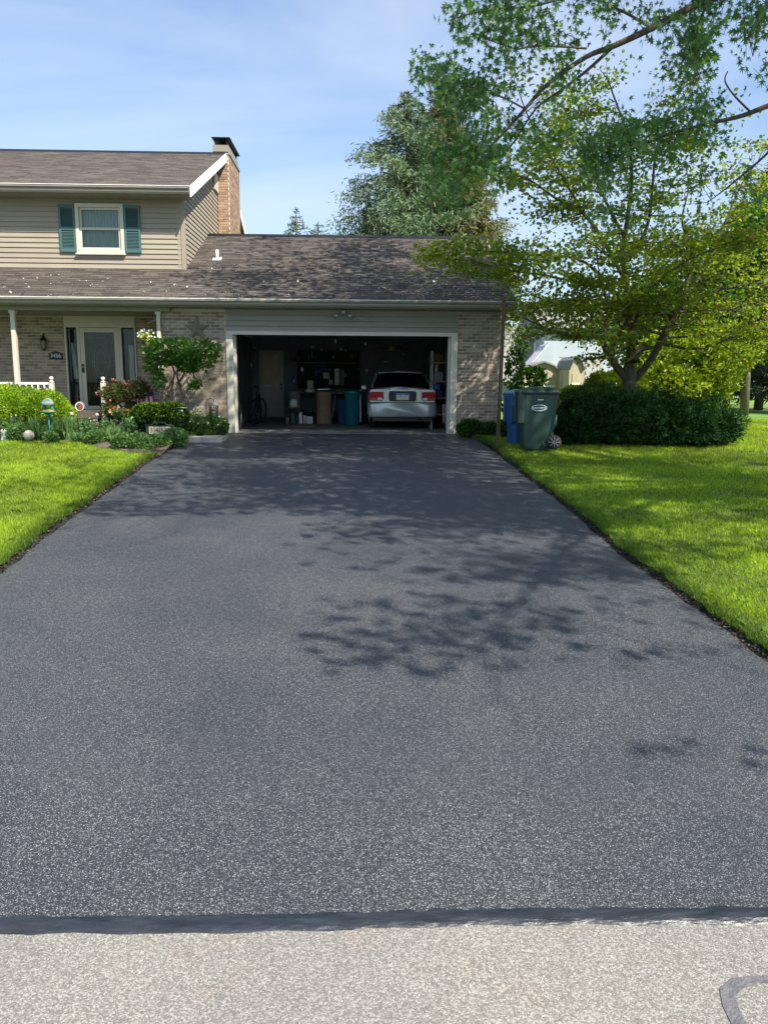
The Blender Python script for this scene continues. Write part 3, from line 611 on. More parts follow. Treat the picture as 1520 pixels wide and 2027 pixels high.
# chimney
cx0, cx1, cy0, cy1 = XH + .008, XE2 + .09, 22.95, 24.75
ct = at(445, 300, cy0).z; ct2 = at(445, 287, cy0).z
ch = brick_wall(cx0, cx1, 2.5, ct, cy0, 'chimney', 'chimney_brick', False)
m = MB(); m.box(cx0, cx1 - .01, cy0 + .12, cy1, 2.5, ct); m.box(cx1 - .01, cx1, cy0 + .12, cy1, 2.5, ct); m.build('chimney_core', 'mortar', ch)
r_ = MB(); z = 2.51; r = 0
while z + .057 < ct:
    y = cy0 + .01 - (.1 if r % 2 else 0)
    while y < cy1: r_.box(cx1 - .005, cx1 + .006, max(y, cy0), min(y + .193, cy1), z, z + .057); y += .203
    z += .067; r += 1
r_.build('brickwork', 'chimney_brick', ch, kind='stuff')
m = MB(); m.box(cx0 - .10, cx1 - .0, cy0 - .04, cy1 - .1, ct, ct2); m.box(cx0 - .05, cx1 + .03, cy0 - .02, cy1 + .02, ct - .07, ct - .001); m.build('corbel', 'gutter', ch)
m = MB(); zc = ct2
for x in (cx0 - .04, cx1 - .06):
    for y in (cy0 + .15, cy1 - .2): m.box(x - .03, x + .03, y - .03, y + .03, zc, zc + .2)
m.box(cx0 - .0, cx1 - .06, cy0 + .3, cy1 - .3, zc, zc + .1)
cp = m.build('flue', 'rust', ch); m = MB()
m.hexa([(cx0 - .10, cy0 - .05, zc + .17), (cx1 + .02, cy0 - .05, zc + .17), (cx1 + .02, cy1 - .1, zc + .17), (cx0 - .10, cy1 - .1, zc + .17), (cx0 - .13, cy0 - .08, zc + .195), (cx1 + .05, cy0 - .08, zc + .195), (cx1 + .05, cy1 - .07, zc + .195), (cx0 - .13, cy1 - .07, zc + .195)]); m.build('chimney_cap', 'metal_dark', ch)
m = MB(); m.box(XH + .008, XH + .05, 22.35, 22.9, at(430, 377, 22.6).z, at(430, 343, 22.6).z); v_ = m.build('gable_vent', 'trim', house)
# vent pipe on the garage roof
def onroof(px, py):
    dd = ray(px, py); t = (ZE - CAMZ - SL1 * YE) / (dd.z - SL1 * dd.y); return Vector((dd.x * t, dd.y * t, CAMZ + dd.z * t))
p = onroof(430, 513); m = MB(); m.tube([p + Vector((0, 0, -.05)), p + Vector((0, 0, .22))], .035, 12); vp = m.build('vent_pipe', 'white_trim', house)
m = MB(); m.hexa([tuple(p + Vector((dx, dy, dy * SL1 + dz))) for dz in (.008, .024) for dx, dy in ((-.10, -.1), (.10, -.1), (.10, .1), (-.10, .1))]); m.build('flashing', 'white_trim', vp)
# floodlight over the garage door
c = at(680, 619, YG); fl = MB(); fl.lathe((c.x, YG - .05, c.z + .02), [(.0, 0), (.055, 0), (.055, .05), (0, .05)], 14, axis='Y'); fl.bbox(c.x - .045, c.x + .045, YG - .15, YG - .05, c.z - .03, c.z + .05, .012)
fl = fl.build('floodlight', 'grey_metal', house)
for s in (-1, 1):
    m = MB(); a = Vector((c.x + s * .06, YG - .09, c.z + .0)); b = a + Vector((s * .06, -.05, -.05)); e = b + Vector((s * .05, -.10, -.05)); m.tube([a, b], .015, 8); m.tube([b, b + (e - b) * .3, e], [.03, .045, .058], 14); m.build('lamp_head', 'grey_metal', fl)
# ------------------------------------------------------------ porch
zf = .445; zc = 2.62
xs0, xs1 = X_(134, YP), X_(273, YP)
brick_wall(-9.2, xs0, zf, zc, YP); brick_wall(xs1, XL + .1, zf, zc, YP)
m = MB(); m.box(XLF, XL + .1, YP + .13, YP + .25, -.2, 3.6); m.build('porch_back_wall', 'interior_dark', house)
m = MB(); m.box(XL - .0, XL + .12, YG + .125, YP + .1, -.2, zc); m.build('porch_side_wall', 'mortar', house)
m = MB(); m.box(XLF, XL + .02, YG - .12, YP + .1, zc, zc + .04); m.build('porch_ceiling', 'soffit', house)
zb0 = at(200, 615, YG - .15).z; m = MB(); m.box(XLF, X_(345), YG - .16, YG - .02, zb0, ZE - .14); m.box(XLF, X_(345) + .004, YG - .175, YG - .16, ZE - .24, ZE - .13); m.build('porch_beam', 'soffit', house)
m = MB(); m.box(XLF, XL, YG + .1, YP, zf - .14, zf); m.build('porch_floor', 'porch_wood', house)
m = MB(); m.box(XLF, XL, YG + .3, YP, -.2, zf - .145); m.build('porch_base', 'interior_dark', house)
m = MB(); m.box(XLF, XL, YG + .02, YG + .5, .17, .215); m.box(XLF, XL, YG + .06, YG + .1, -.1, .17); m.build('porch_step', 'wood', house)
for px, w in ((36.5, .09), (320, .075)):
    m = MB(); x = X_(px, YG - .05); m.box(x - w / 2, x + w / 2, YG - .13, YG - .04, zf - .2, zb0 - .001); m.box(x - w / 2 - .02, x + w / 2 + .02, YG - .15, YG - .02, zb0 - .06, zb0 - .002); m.build('porch_column', 'trim', house)
# entrance: surround, sidelights, storm door
zt = at(200, 648, YP).z; zd = at(200, 813, YP).z
en = MB(); cols = [(134, 137.5), (158, 163.5), (240, 245.5), (270.5, 273)]
for a, b in cols: en.box(X_(a, YP), X_(b, YP), YP - .04, YP + .1, zf, zt)
en.box(X_(134, YP), X_(273, YP), YP - .045, YP + .1, zt, zc); en = en.build('door_surround', 'trim', house)
for a, b in ((137.5, 158), (245.5, 270.5)):
    m = MB(); x0, x1 = X_(a, YP) + .002, X_(b, YP) - .002
    for u, v, w, q in ((x0, x0 + .025, zf + .15, zt), (x1 - .025, x1, zf + .15, zt), (x0 + .025, x1 - .025, zt - .03, zt - .002), (x0, x1, zf, zf + .15)): m.box(u, v, YP, YP + .05, w, q)
    sl_ = m.build('sidelight', 'interior_dark', house); m = MB(); m.box(x0 + .025, x1 - .025, YP + .02, YP + .026, zf + .15, zt - .03); m.build('pane', 'door_glass', sl_)
    m = MB()
    if a < 200: m.hexa([(x0 + .10, YP + .05, zf + .72), (x0 + .20, YP + .05, zf + .72), (x0 + .20, YP + .06, zf + .72), (x0 + .10, YP + .06, zf + .72), (x0 + .06, YP + .05, zt - .35), (x0 + .12, YP + .05, zt - .35), (x0 + .12, YP + .06, zt - .35), (x0 + .06, YP + .06, zt - .35)])  # slanted pale strip stands in for a reflection in the left sidelight
    else: m.box(x0 + .13, x1 - .05, YP + .05, YP + .06, zf + .2, zt - .4)
    m.build('curtain_and_reflection', 'curtain_and_reflection', sl_)
dx0, dx1 = X_(164, YP), X_(239.5, YP); m = MB(); k = .10
m.box(dx0, dx0 + k, YP - .03, YP + .02, zd + .01, zt - .01); m.box(dx1 - k, dx1, YP - .03, YP + .02, zd + .01, zt - .01); m.box(dx0 + k, dx1 - k, YP - .03, YP + .02, zt - .11, zt - .01); m.box(dx0 + k, dx1 - k, YP - .03, YP + .02, zd + .01, zd + .12)
dr = m.build('storm_door', 'trim', house)
m = MB(); m.box(dx0 + k, dx1 - k, YP - .012, YP - .006, zd + .12, zt - .11); m.build('pane', 'door_glass', dr)
m = MB(); cxd, czd = (dx0 + dx1) / 2, zd + 1.15
for rx, rz in ((.16, .42), (.10, .28)):
    m.tube([(cxd + rx * math.cos(t), YP + .03, czd + rz * math.sin(t)) for t in np.linspace(0, 2 * math.pi, 25)], .005, 5)
for sx in (-.2, .2): m.tube([(cxd + sx, YP + .03, zd + .5), (cxd + sx, YP + .03, zt - .2)], .004, 5)
for sz in (-.55, 0, .55): m.tube([(cxd - .22, YP + .03, czd + sz), (cxd + .22, YP + .03, czd + sz)], .005, 5)
m.build('leaded_pattern', 'steel', dr)
for z, h in ((zd + 1.07, .03), (zd + .96, .06)): m = MB(); m.bbox(dx0 + .02, dx0 + .065, YP - .075, YP - .03, z - h, z + h, .008); m.build('handle', 'metal_dark', dr)
# porch lantern and house number on the brick
p = at(86, 680, YP - .1); m = MB(); m.lathe((p.x, p.y, p.z - .13), [(.03, 0), (.055, .02), (.065, .2), (.0, .2)], 8, False); la = m.build('wall_lantern', 'lantern_glass', house)
m = MB(); m.lathe((p.x, p.y, p.z + .07), [(.085, 0), (.07, .03), (.03, .09), (.01, .13), (0, .14)], 8, False); m.lathe((p.x, p.y, p.z - .16), [(0, 0), (.03, .01), (.05, .03), (0, .03)], 8, False)
m.tube([(p.x, p.y, p.z + .18), (p.x + .0, p.y + .03, p.z + .24), (p.x, YP - .01, p.z + .2)], .01, 6)
for t in range(4): m.tube([(p.x + .055 * math.cos(t * 1.57 + .8), p.y + .055 * math.sin(t * 1.57 + .8), p.z - .12), (p.x + .068 * math.cos(t * 1.57 + .8), p.y + .068 * math.sin(t * 1.57 + .8), p.z + .08)], .006, 5)
m.build('lantern_cage', 'metal_dark', la)
p = at(110, 704, YP - .03); m = MB(); w, h = .16, .085
m.prism([(p.x - w, p.z - h), (p.x + w, p.z - h), (p.x + w, p.z + h * .7), (p.x + w * .5, p.z + h), (p.x, p.z + h * 1.3), (p.x - w * .5, p.z + h), (p.x - w, p.z + h * .7)], YP - .03, YP - .007); pl = m.build('number_plaque', 'black_plastic', house)
text('3456', .125, 'plate_white', pl, (p.x, YP - .031, p.z - .0), 'house_number')
# porch railing
rl = MB(); pz = at(102, 745, YG).z; xa, xb = X_(102, YG), X_(204, YG)
rl.box(-9.0, xa - .04, YG - .02, YG + .02, at(60, 758, YG).z - .03, at(60, 758, YG).z + .02); rl.box(-9.0, xa - .04, YG - .015, YG + .015, zf + .08, zf + .12)
rail = rl.build('porch_railing', 'white_trim', house)
for x, zb_ in ((xa, .1), (xb, .1)):
    m = MB(); m.box(x - .045, x + .045, YG - .045, YG + .045, zb_, pz - .12); m.lathe((x, YG, pz - .12), [(.055, 0), (.05, .02), (.025, .035), (.03, .045), (.045, .065), (.048, .085), (.035, .115), (0, .125)], 14); m.build('post', 'trim', rail)
x = xa - .16
while x > -8.8: m = MB(); m.box(x - .015, x + .015, YG - .015, YG + .015, zf + .12, at(60, 758, YG).z - .03); m.build('baluster', 'white_trim', rail); x -= .13
# five pointed star on the brick
p = at(390, 651, YG); m = MB(); R_, r_ = .31, .125; vs = [(p.x, YG - .12, p.z)]
for i in range(10):
    a = math.pi / 2 + i * math.pi / 5; q = R_ if i % 2 == 0 else r_; vs.append((p.x + q * math.cos(a), YG - .012, p.z + q * math.sin(a)))
vs += [(x, YG - .006, z) for x, y, z in vs[1:]]
m.add(vs, [(0, i + 1, (i + 1) % 10 + 1) for i in range(10)] + [(i + 1, i + 11, (i + 1) % 10 + 11, (i + 1) % 10 + 1) for i in range(10)] + [tuple(range(11, 21))[::-1]])
solo('barn_star', m, 'bronze', 'bronze five pointed metal star hung on the brick left of the garage', 'wall star', (p.x, YG, p.z))
# seed husks fallen on the roofs
P = []
for _ in range(700):
    px, py = random.uniform(400, 990), 470 + 122 * random.random() ** .6
    q = onroof(px, py)
    if YE < q.y < YRD and q.x < XE1 - .1: P.append(q + Vector((0, 0, .035)))
for _ in range(160): q = onroof(random.uniform(0, 380), random.uniform(545, 590)); P.append(q + Vector((0, 0, .035)))
husk = np.array([tuple(p) for p in P])
pm('husk', (.62, .57, .42), (.48, .43, .28), 9, .8)
leaves('fallen_maple_seeds', 'husk', husk, RNG.choice([.035, .05, .08], len(husk), p=[.6, .3, .1]), 'diamond', np.c_[RNG.normal(0, 1, len(husk)), RNG.normal(0, .4, len(husk)), RNG.normal(0, .3, len(husk))], .2, flatn=2, kind='stuff', label='pale maple seeds scattered over the garage roof shingles', cat='fallen seeds')
# ------------------------------------------------------------ the car in the garage (local: x right, y into the garage, z up)
cy = 18.75; cxm = (X_(728, cy) + X_(866, cy)) / 2
car = thing('parked_car', 'silver sedan parked nose in at the right side of the garage', 'car', (cxm, cy, .006))
car['world'] = [0, 0, 0]
def station(y, pts):
    """pts: half outline from the bottom centre to the top centre as (x, z)"""
    return [(x, y, z) for x, z in pts] + [(-x, y, z) for x, z in pts[::-1]]
def loft(st, name, mat, parent, smooth=True):
    m = MB(); n = len(st[0]); vs = [p for s in st for p in s]; fs = []
    for i in range(len(st) - 1):
        for j in range(n): fs.append((i * n + j, i * n + (j + 1) % n, (i + 1) * n + (j + 1) % n, (i + 1) * n + j))
    fs.append(tuple(range(n))[::-1]); fs.append(tuple(range((len(st) - 1) * n, len(st) * n)))
    m.add(vs, fs, .5, smooth); o = m.build(name, mat, parent, local=True); return o
H = .85
def sec(w, zb, zt, crown=.03):
    return [(0, zb), (w * .8, zb), (w * .94, zb + .05), (w * .985, zb + .2), (w, (zb + zt) * .5), (w * .975, zt - .12), (w * .90, zt - .03), (w * .7, zt), (0, zt + crown)]
b_ = loft([station(y, sec(w, zb, zt)) for y, w, zb, zt in [(.02, .70, .36, .90), (.05, .77, .30, .965), (.12, .80, .26, .985), (.35, .825, .24, .995), (.75, .845, .22, 1.0), (1.2, .85, .20, .99), (2.2, .85, .18, .97), (3.1, .85, .2, .95), (3.7, .84, .22, .88), (4.2, .80, .26, .78), (4.4, .68, .34, .66)]], 'body', 'car_silver', car)
loft([station(y, [(0, .9), (w0, .93), (w1, z - .07), (w1 - .07, z - .01), (0, z + .012)]) for y, w0, w1, z in [(.62, .70, .66, 1.01), (.95, .73, .62, 1.24), (1.2, .74, .58, 1.36), (1.5, .75, .57, 1.39), (2.3, .76, .58, 1.385), (2.6, .76, .62, 1.33), (3.2, .76, .72, .98)]], 'cabin_glass', 'car_glass', car, False)
loft([station(y, [(0, z - .01), (w - .04, z - .02), (w, z - .03), (w - .05, z + .004), (0, z + .016)]) for y, w, z in [(1.45, .57, 1.385), (1.5, .59, 1.395), (2.3, .59, 1.392), (2.5, .58, 1.36)]], 'roof', 'car_silver', car)
for s in (-1, 1):
    m = MB(); m.tube([(s * .735, .60, 1.0), (s * .66, .95, 1.25), (s * .60, 1.2, 1.35)], .012, 6); m.build('pillar', 'car_silver', car, local=True)
    m = MB(); m.tube([(s * .60, 2.5, 1.36), (s * .74, 3.2, .97)], .02, 6); m.build('pillar', 'car_silver', car, local=True)
# bumper with its moulding line
bp = loft([station(y, [(0, zb), (w * .86, zb), (w * .97, zb + .04), (w, zb + .12), (w, zt - .05), (w * .97, zt), (0, zt)]) for y, w, zb, zt in [(-.09, .62, .33, .60), (-.075, .74, .29, .635), (-.03, .82, .27, .645), (.08, .845, .26, .645), (.45, .85, .25, .64)]], 'bumper', 'car_silver', car)
m = MB(); m.tube([(-.78, -.045, .30), (-.6, -.09, .30), (.6, -.09, .30), (.78, -.045, .30)], .013, 6); m.build('bumper_lip', 'black_plastic', bp, local=True)
m = MB(); m.tube([(-.80, -.02, .652), (-.62, -.065, .652), (.62, -.065, .652), (.80, -.02, .652)], .009, 6); m.build('seam', 'black_plastic', bp, local=True)
m = MB(); m.tube([(.42, -.05, .27), (.42, .3, .27)], .035, 10); m.build('exhaust_pipe', 'metal_dark', car, local=True)
m = MB(); m.box(-.7, .7, .0, 4.3, .20, .27); m.build('underbody', 'black_plastic', car, local=True)
# trunk panel: plate recess between the lamps
def rr(cx, cz, w, h, r, n=4):
    P = []
    for qx, qz, a0 in ((1, 1, 0), (-1, 1, 90), (-1, -1, 180), (1, -1, 270)):
        for k in range(n + 1): a = rad(a0 + 90 * k / n); P.append((cx + qx * (w - r) + r * math.cos(a), cz + qz * (h - r) + r * math.sin(a)))
    return P
m = MB(); m.prism(rr(0, .795, .78, .165, .05), -.012, .10); tp = m.build('trunk_lid', 'car_silver', car, local=True)
m = MB(); m.prism(rr(0, .80, .335, .125, .05), -.018, -.008); rc = m.build('plate_recess', 'black_plastic', tp, local=True)
m = MB(); m.prism(rr(0, .80, .305, .098, .04), -.021, -.016); m.build('recess_panel', 'metal_dark', tp, local=True)
m = MB(); m.prism(rr(.0, .79, .152, .078, .012), -.030, -.022); lp = m.build('licence_plate', 'plate_white', car, local=True)
m = MB(); m.box(-.148, .148, -.0315, -.0305, .716, .755); m.build('plate_band', 'plate_yellow', lp, local=True)
m = MB(); m.box(-.148, .148, -.0315, -.0305, .835, .864); m.build('plate_band', 'plate_blue', lp, local=True)
for t_, sz, mt, z in (('HCA 1627', .088, 'plate_blue', .795),):
    o = text(t_, sz, mt, None, (0, -.0325, z), 'lettering'); o.parent = lp; o.scale = (.72, 1, 1) if sz > .05 else (1, 1, 1)
for s in (-1, 1):
    m = MB(); xa_, xb_ = .46, .80
    P = [(s * (xa_ + .03), .685), (s * .79, .70), (s * .805, .89), (s * .74, .905), (s * (xa_ + .0), .905), (s * xa_, .74)]
    m.prism(P if s > 0 else P[::-1], -.024, .12); tl = m.build('tail_light', 'black_plastic', car, local=True)
    m = MB(); m.box(*sorted((s * .475, s * .60)), -.030, -.02, .775, .895); m.box(*sorted((s * .61, s * .795)), -.030, -.02, .765, .893); m.build('lens', 'red_lens', tl, local=True)
    m = MB(); m.box(*sorted((s * .61, s * .785)), -.030, -.02, .705, .758); m.build('lens', 'amber_lens', tl, local=True)
    m = MB(); m.box(*sorted((s * .49, s * .60)), -.030, -.02, .705, .765); m.build('lens', 'clear_lens', tl, local=True)
    for y in (.80, 3.45):
        w = MB(); w.lathe((s * .70 - .09, y, .30), [(.0, 0), (.25, 0), (.295, .03), (.295, .15), (.25, .18), (.0, .18)], 24, axis='X'); wh = w.build('wheel', 'rubber', car, local=True)
        w = MB(); w.lathe((s * .80 - .01, y, .30), [(.0, 0), (.18, 0), (.18, .02), (0, .03)], 18, axis='X'); w.build('rim', 'grey_metal', wh, local=True)
    m = MB(); m.bbox(*sorted((s * .86, s * 1.0)), 2.45, 2.60, .93, 1.05, .02); m.build('side_mirror', 'car_silver', car, local=True)
m = MB(); m.bbox(-.12, .12, 1.0, 1.06, 1.12, 1.17, .01); m.build('high_brake_light', 'red_lens', car, local=True)
# ------------------------------------------------------------ things stored in the garage
def BX(name, px0, px1, py0, py1, Y, dep, mat, label, cat, bev=.012, group=None):
    m = MB(); a = at(px0, py1, Y); b = at(px1, py0, Y); m.bbox(a.x, b.x, Y, Y + dep, max(a.z, .008) if a.z < .08 else a.z, b.z, bev); return solo(name, m, mat, label, cat, group=group)
def CYL(name, px, w, py0, Y, mat, label, cat, prof=None, z0=.008):
    x = X_(px, Y); h = at(px, py0, Y).z - z0; r = w / 2; m = MB()
    m.lathe((x, Y, z0), [(q * r, t * h) for q, t in (prof or [(0, 0), (.86, 0), (.9, .02), (.98, .9), (1.06, .92), (1.06, .95), (.98, .97), (0, 1)])], 20); return solo(name, m, mat, label, cat, (x, Y, z0))
CYL('trash_can', 698, .46, 772, 20.6, 'teal_plastic', 'teal round lidded trash can left of the silver car', 'trash can')
CYL('trash_can', 678, .30, 790, 21.4, 'bin_blue', 'smaller dark blue can half hidden behind the teal trash can', 'trash can')
CYL('fibre_drum', 641, .44, 775, 21.2, 'cardboard', 'brown fibre drum standing under the workbench edge', 'drum', [(0, 0), (1, 0), (1, .05), (.97, .07), (.97, .9), (1.02, .92), (1.02, 1), (0, 1)])
# workbench with shelf
wx0_, wx1_ = X_(583, 23), X_(712, 23); wb = thing('workbench', 'dark workbench crowded with tools along the back wall of the garage', 'workbench', ((wx0_ + wx1_) / 2, 23.4, 0))
zt_ = at(640, 776, 23).z
m = MB(); m.box(wx0_, wx1_, 23.0, 24.0, zt_ - .05, zt_); m.build('bench_top', 'wood', wb)
for x in (wx0_ + .04, wx1_ - .04):
    for y in (23.05, 23.95): m = MB(); m.box(x - .04, x + .04, y - .04, y + .04, 0, zt_ - .05); m.build('leg', 'wood', wb)
m = MB(); m.box(wx0_ + .05, wx1_ - .05, 23.15, 24.0, .25, .28); m.build('lower_shelf', 'wood', wb)
m = MB(); m.box(wx0_, wx1_, 24.1, 24.2, zt_ + .1, 2.1); pb = solo('pegboard', m, 'interior_dark', 'dark pegboard panel on the garage back wall above the workbench', 'pegboard')
BX('cardboard_box', 608, 620, 753, 769, 22.9, .3, 'cream_card', 'cream carton standing on the workbench', 'box')
m = MB(); c = at(614, 775, 22.6); m.lathe((c.x, c.y, zt_), [(0, 0), (.12, 0), (.14, .05), (.09, .1), (.05, .13), (0, .12)], 9); solo('plastic_bag', m, 'white_cloth', 'crumpled white plastic bag on the front of the workbench', 'bag')
m = MB(); c = at(642, 771, 22.7); m.hexa([(c.x - .2, 22.7, c.z - .01), (c.x + .16, 22.7, c.z + .01), (c.x + .16, 23.1, c.z + .02), (c.x - .2, 23.1, c.z), (c.x - .2, 22.7, c.z + .012), (c.x + .16, 22.7, c.z + .03), (c.x + .16, 23.1, c.z + .04), (c.x - .2, 23.1, c.z + .02)]); solo('metal_tray', m, 'steel', 'flat bright tray lying on the workbench above the brown drum', 'tray')
a, b = at(640, 749, 24.0), at(652, 737, 24.0); m = MB()
for i in range(4):
    for j in range(4): u = lerp(a.x, b.x, i / 4); v = lerp(a.z, b.z, j / 4); m.box(u, u + (b.x - a.x) / 4 - .008, 24.06, 24.085, v, v + (b.z - a.z) / 4 - .008)
solo('drawer_cabinet', m, 'white_paint', 'small white grid of parts drawers on the back wall', 'organiser')
BX('paper_roll', 662, 671, 729, 762, 23.4, .08, 'white_cloth', 'tall white paper roll standing at the back of the bench', 'paper roll')
BX('jacket', 671, 682, 731, 764, 23.6, .15, 'grey_cloth', 'dull brown jacket hanging beside the white paper roll', 'jacket', .04)
BX('tool_case', 622, 650, 718, 734, 23.8, .2, 'blue_cloth', 'dark blue case on the wall shelf above the bench', 'case', .03)
m = MB(); m.box(X_(575, 24), X_(705, 24), 23.8, 24.2, at(640, 717, 24).z - .03, at(640, 717, 24).z); solo('wall_shelf', m, 'wood', 'long dark shelf fixed over the workbench', 'shelf')
for i, (px, py, w, h, mt, lb, ct_) in enumerate([(598, 731, 6, 9, 'white_paint', 'round pale reel hanging left of the bench wall', 'reel'), (582, 754, 3, 5, 'white_paint', 'small white gauge on the wall by the inner door', 'gauge'), (637, 692, 5, 2, 'white_paint', 'short white bracket high on the back wall', 'bracket'), (684, 693, 3, 4, 'grey_metal', 'grey clamp hanging high on the back wall', 'clamp'), (664, 675, 3, 9, 'steel', 'bright strip light end under the garage ceiling', 'lamp'), (723, 680, 3, 7, 'steel', 'steel spring hanging under the garage ceiling', 'spring'), (763, 716, 10, 3, 'grey_metal', 'grey tool lying on a shelf above the car', 'tool'), (726, 733, 4, 5, 'white_paint', 'white switch box on the wall behind the car', 'switch box'), (492, 690, 8, 9, 'grey_cloth', 'grey cap hanging on the left garage wall', 'cap'), (489, 768, 9, 4, 'steel', 'shiny bicycle bell and brake levers on a dark bicycle', 'bicycle bell'), (807, 710, 7, 5, 'grey_cloth', 'dull bundle on the back wall over the car', 'bundle'), (822, 727, 8, 6, 'grey_cloth', 'grey folded cloth on the back shelf over the car', 'cloth')]):
    c = at(px, py, 23.6); m = MB(); m.lathe((c.x, 23.55, c.z), [(0, 0), (w * .008, 0), (w * .008, .05), (w * .005, .07), (0, .07)], 8, False, 'Y')
    o = solo('garage_' + ct_.split()[-1] if 0 else ct_.replace(' ', '_'), m, mt, lb, ct_, (c.x, 23.6, c.z)); o.scale = (1, 1, max(.3, h / w))
for i in range(34):
    px, py = (random.uniform(576, 712), random.choice([random.uniform(676, 712), random.uniform(722, 762)])) if i < 24 else (random.uniform(470, 508), random.uniform(690, 800)) if i < 28 else (random.uniform(730, 850), random.uniform(680, 735))
    c = at(px, py, 23.5); w, h = random.uniform(.02, .09), random.uniform(.06, .26); m = MB(); k = random.random()
    if k < .4: m.bbox(c.x - w, c.x + w, 23.95, 24.04, c.z - h * .5, c.z + h * .5, .008)
    elif k < .7: m.tube([(c.x, 24.0, c.z - h), (c.x + random.uniform(-.05, .05), 24.0, c.z + h)], .012, 6); m.bbox(c.x - w, c.x + w, 23.98, 24.02, c.z + h, c.z + h + .06, .006)
    else: m.lathe((c.x, 24.0, c.z - h * .4), [(0, 0), (w, 0), (w, h * .7), (w * .5, h * .8), (0, h * .8)], 12)
    mt = random.choice(['grey_metal', 'rust', 'bin_blue', 'wood', 'grey_cloth', 'cream_card', 'shutter', 'white_cloth', 'bin_green'])
    cn = {'grey_metal': 'grey metal', 'rust': 'rusty brown', 'bin_blue': 'blue', 'wood': 'wooden', 'grey_cloth': 'dull grey', 'cream_card': 'cream', 'shutter': 'teal', 'white_cloth': 'whitish', 'bin_green': 'dark green'}[mt]; kn = 'box shaped item' if k < .4 else 'long handled tool' if k < .7 else 'round can'
    pc = ('above the shelf' if py < 716 else 'under the shelf') + (' far left' if px < 602 else ' left' if px < 634 else ' middle' if px < 660 else ' right' if px < 686 else ' far right') if i < 24 else 'left of the back door' if i < 28 else ('over the car' + ['', ' left side', ' right side', ' near the rafters', ' middle', ' low'][(i - 28) % 6])
    solo('hanging_tool', m, mt, cn + ' ' + kn + ' on garage wall ' + pc, 'tool', group='small tools hung on the garage back wall')
# chair, jugs and cartons on the floor
ch_ = thing('folding_chair', 'grey cloth folding chair holding a bag beside the inner door', 'chair', (X_(580, 21.6), 21.6, .008))
x0, x1 = X_(569, 21.6), X_(592, 21.6); m = MB(); m.hexa([(x0 + .02, 21.5, .42), (x1 - .02, 21.5, .42), (x1 - .02, 21.95, .40), (x0 + .02, 21.95, .40), (x0 + .02, 21.5, .46), (x1 - .02, 21.5, .46), (x1 - .02, 21.95, .44), (x0 + .02, 21.95, .44)]); m.build('seat', 'grey_cloth', ch_)
m = MB(); m.hexa([(x0 + .02, 21.95, .42), (x1 - .02, 21.95, .42), (x1 - .02, 22.0, .42), (x0 + .02, 22.0, .42), (x0 + .02, 22.1, .86), (x1 - .02, 22.1, .86), (x1 - .02, 22.14, .86), (x0 + .02, 22.14, .86)]); m.build('backrest', 'grey_cloth', ch_)
for x in (x0, x1): m = MB(); m.tube([(x, 21.45, .02), (x, 22.0, .45), (x, 22.12, .88)], .013, 6); m.tube([(x, 22.05, .02), (x, 21.5, .45)], .013, 6); m.build('leg', 'steel', ch_)
BX('cloth_bag', 573, 588, 790, 806, 21.45, .2, 'white_cloth', 'pale cloth bag slumped on the folding chair', 'bag', .05)
for px0, px1, py0, mt, lb, ct_ in ((585, 591, 820, 'blue_cloth', 'dark blue jug standing at the front of the garage clutter', 'jug'), (592, 598, 816, 'white_paint', 'white bottle standing between the blue jug and cartons', 'bottle'), (600, 606, 822, 'cream_card', 'narrow cream carton on the garage floor', 'carton'), (607, 619, 824, 'white_cloth', 'low white carton at the right end of the floor row', 'carton'), (576, 584, 817, 'bin_green', 'dull green spray can standing below the chair', 'can'), (566, 572, 826, 'grey_cloth', 'small grey bundle beside the inner door', 'bundle')):
    BX(ct_, px0, px1, py0, at(600, 800, 21).y and (757 + (CAMZ) * F / 21.0), 21.0, .16, mt, lb, ct_)
m = MB(); P = [(X_(572, 19.9), 19.7), (X_(622, 19.9), 19.6), (X_(636, 20.5), 20.5), (X_(628, 20.9), 20.8), (X_(578, 20.4), 20.3)]; m.flat(P, .010, .024); solo('cardboard_sheet', m, 'cardboard', 'flattened cardboard sheet lying on the garage floor', 'cardboard')
# bicycle seen from behind at the left wall
bk = thing('bicycle', 'dark bicycle standing along the left wall of the garage', 'bicycle', (X_(505, 21.0), 21.0, .006))
bxp = X_(508, 21.0)
for y in (20.6, 21.7):
    m = MB(); m.tube([(bxp + .06 * math.cos(t) * 0 + .12 * math.cos(t), y + .31 * math.cos(t), .34 + .33 * math.sin(t)) for t in np.linspace(0, 2 * math.pi, 25)], .024, 6, caps=False); w_ = m.build('wheel', 'rubber', bk)
    m = MB()
    for k in range(8): t = k * math.pi / 4; m.tube([(bxp, y, .34), (bxp + .12 * math.cos(t), y + .3 * math.cos(t), .34 + .32 * math.sin(t))], .003, 3)
    m.build('spokes', 'steel', w_)
m = MB(); m.tube([(bxp, 20.6, .34), (bxp, 21.0, .75), (bxp, 21.55, .8), (bxp, 21.7, .34)], .018, 6); m.tube([(bxp, 20.6, .34), (bxp, 21.1, .3), (bxp, 21.55, .8)], .018, 6); m.tube([(bxp, 21.0, .75), (bxp, 20.95, .98)], .014, 6); m.build('frame', 'metal_dark', bk)
m = MB(); m.tube([(bxp - .3, 21.45, 1.02), (bxp - .1, 21.5, 1.0), (bxp + .1, 21.5, 1.0), (bxp + .3, 21.45, 1.02)], .014, 6); m.build('handlebar', 'steel', bk)
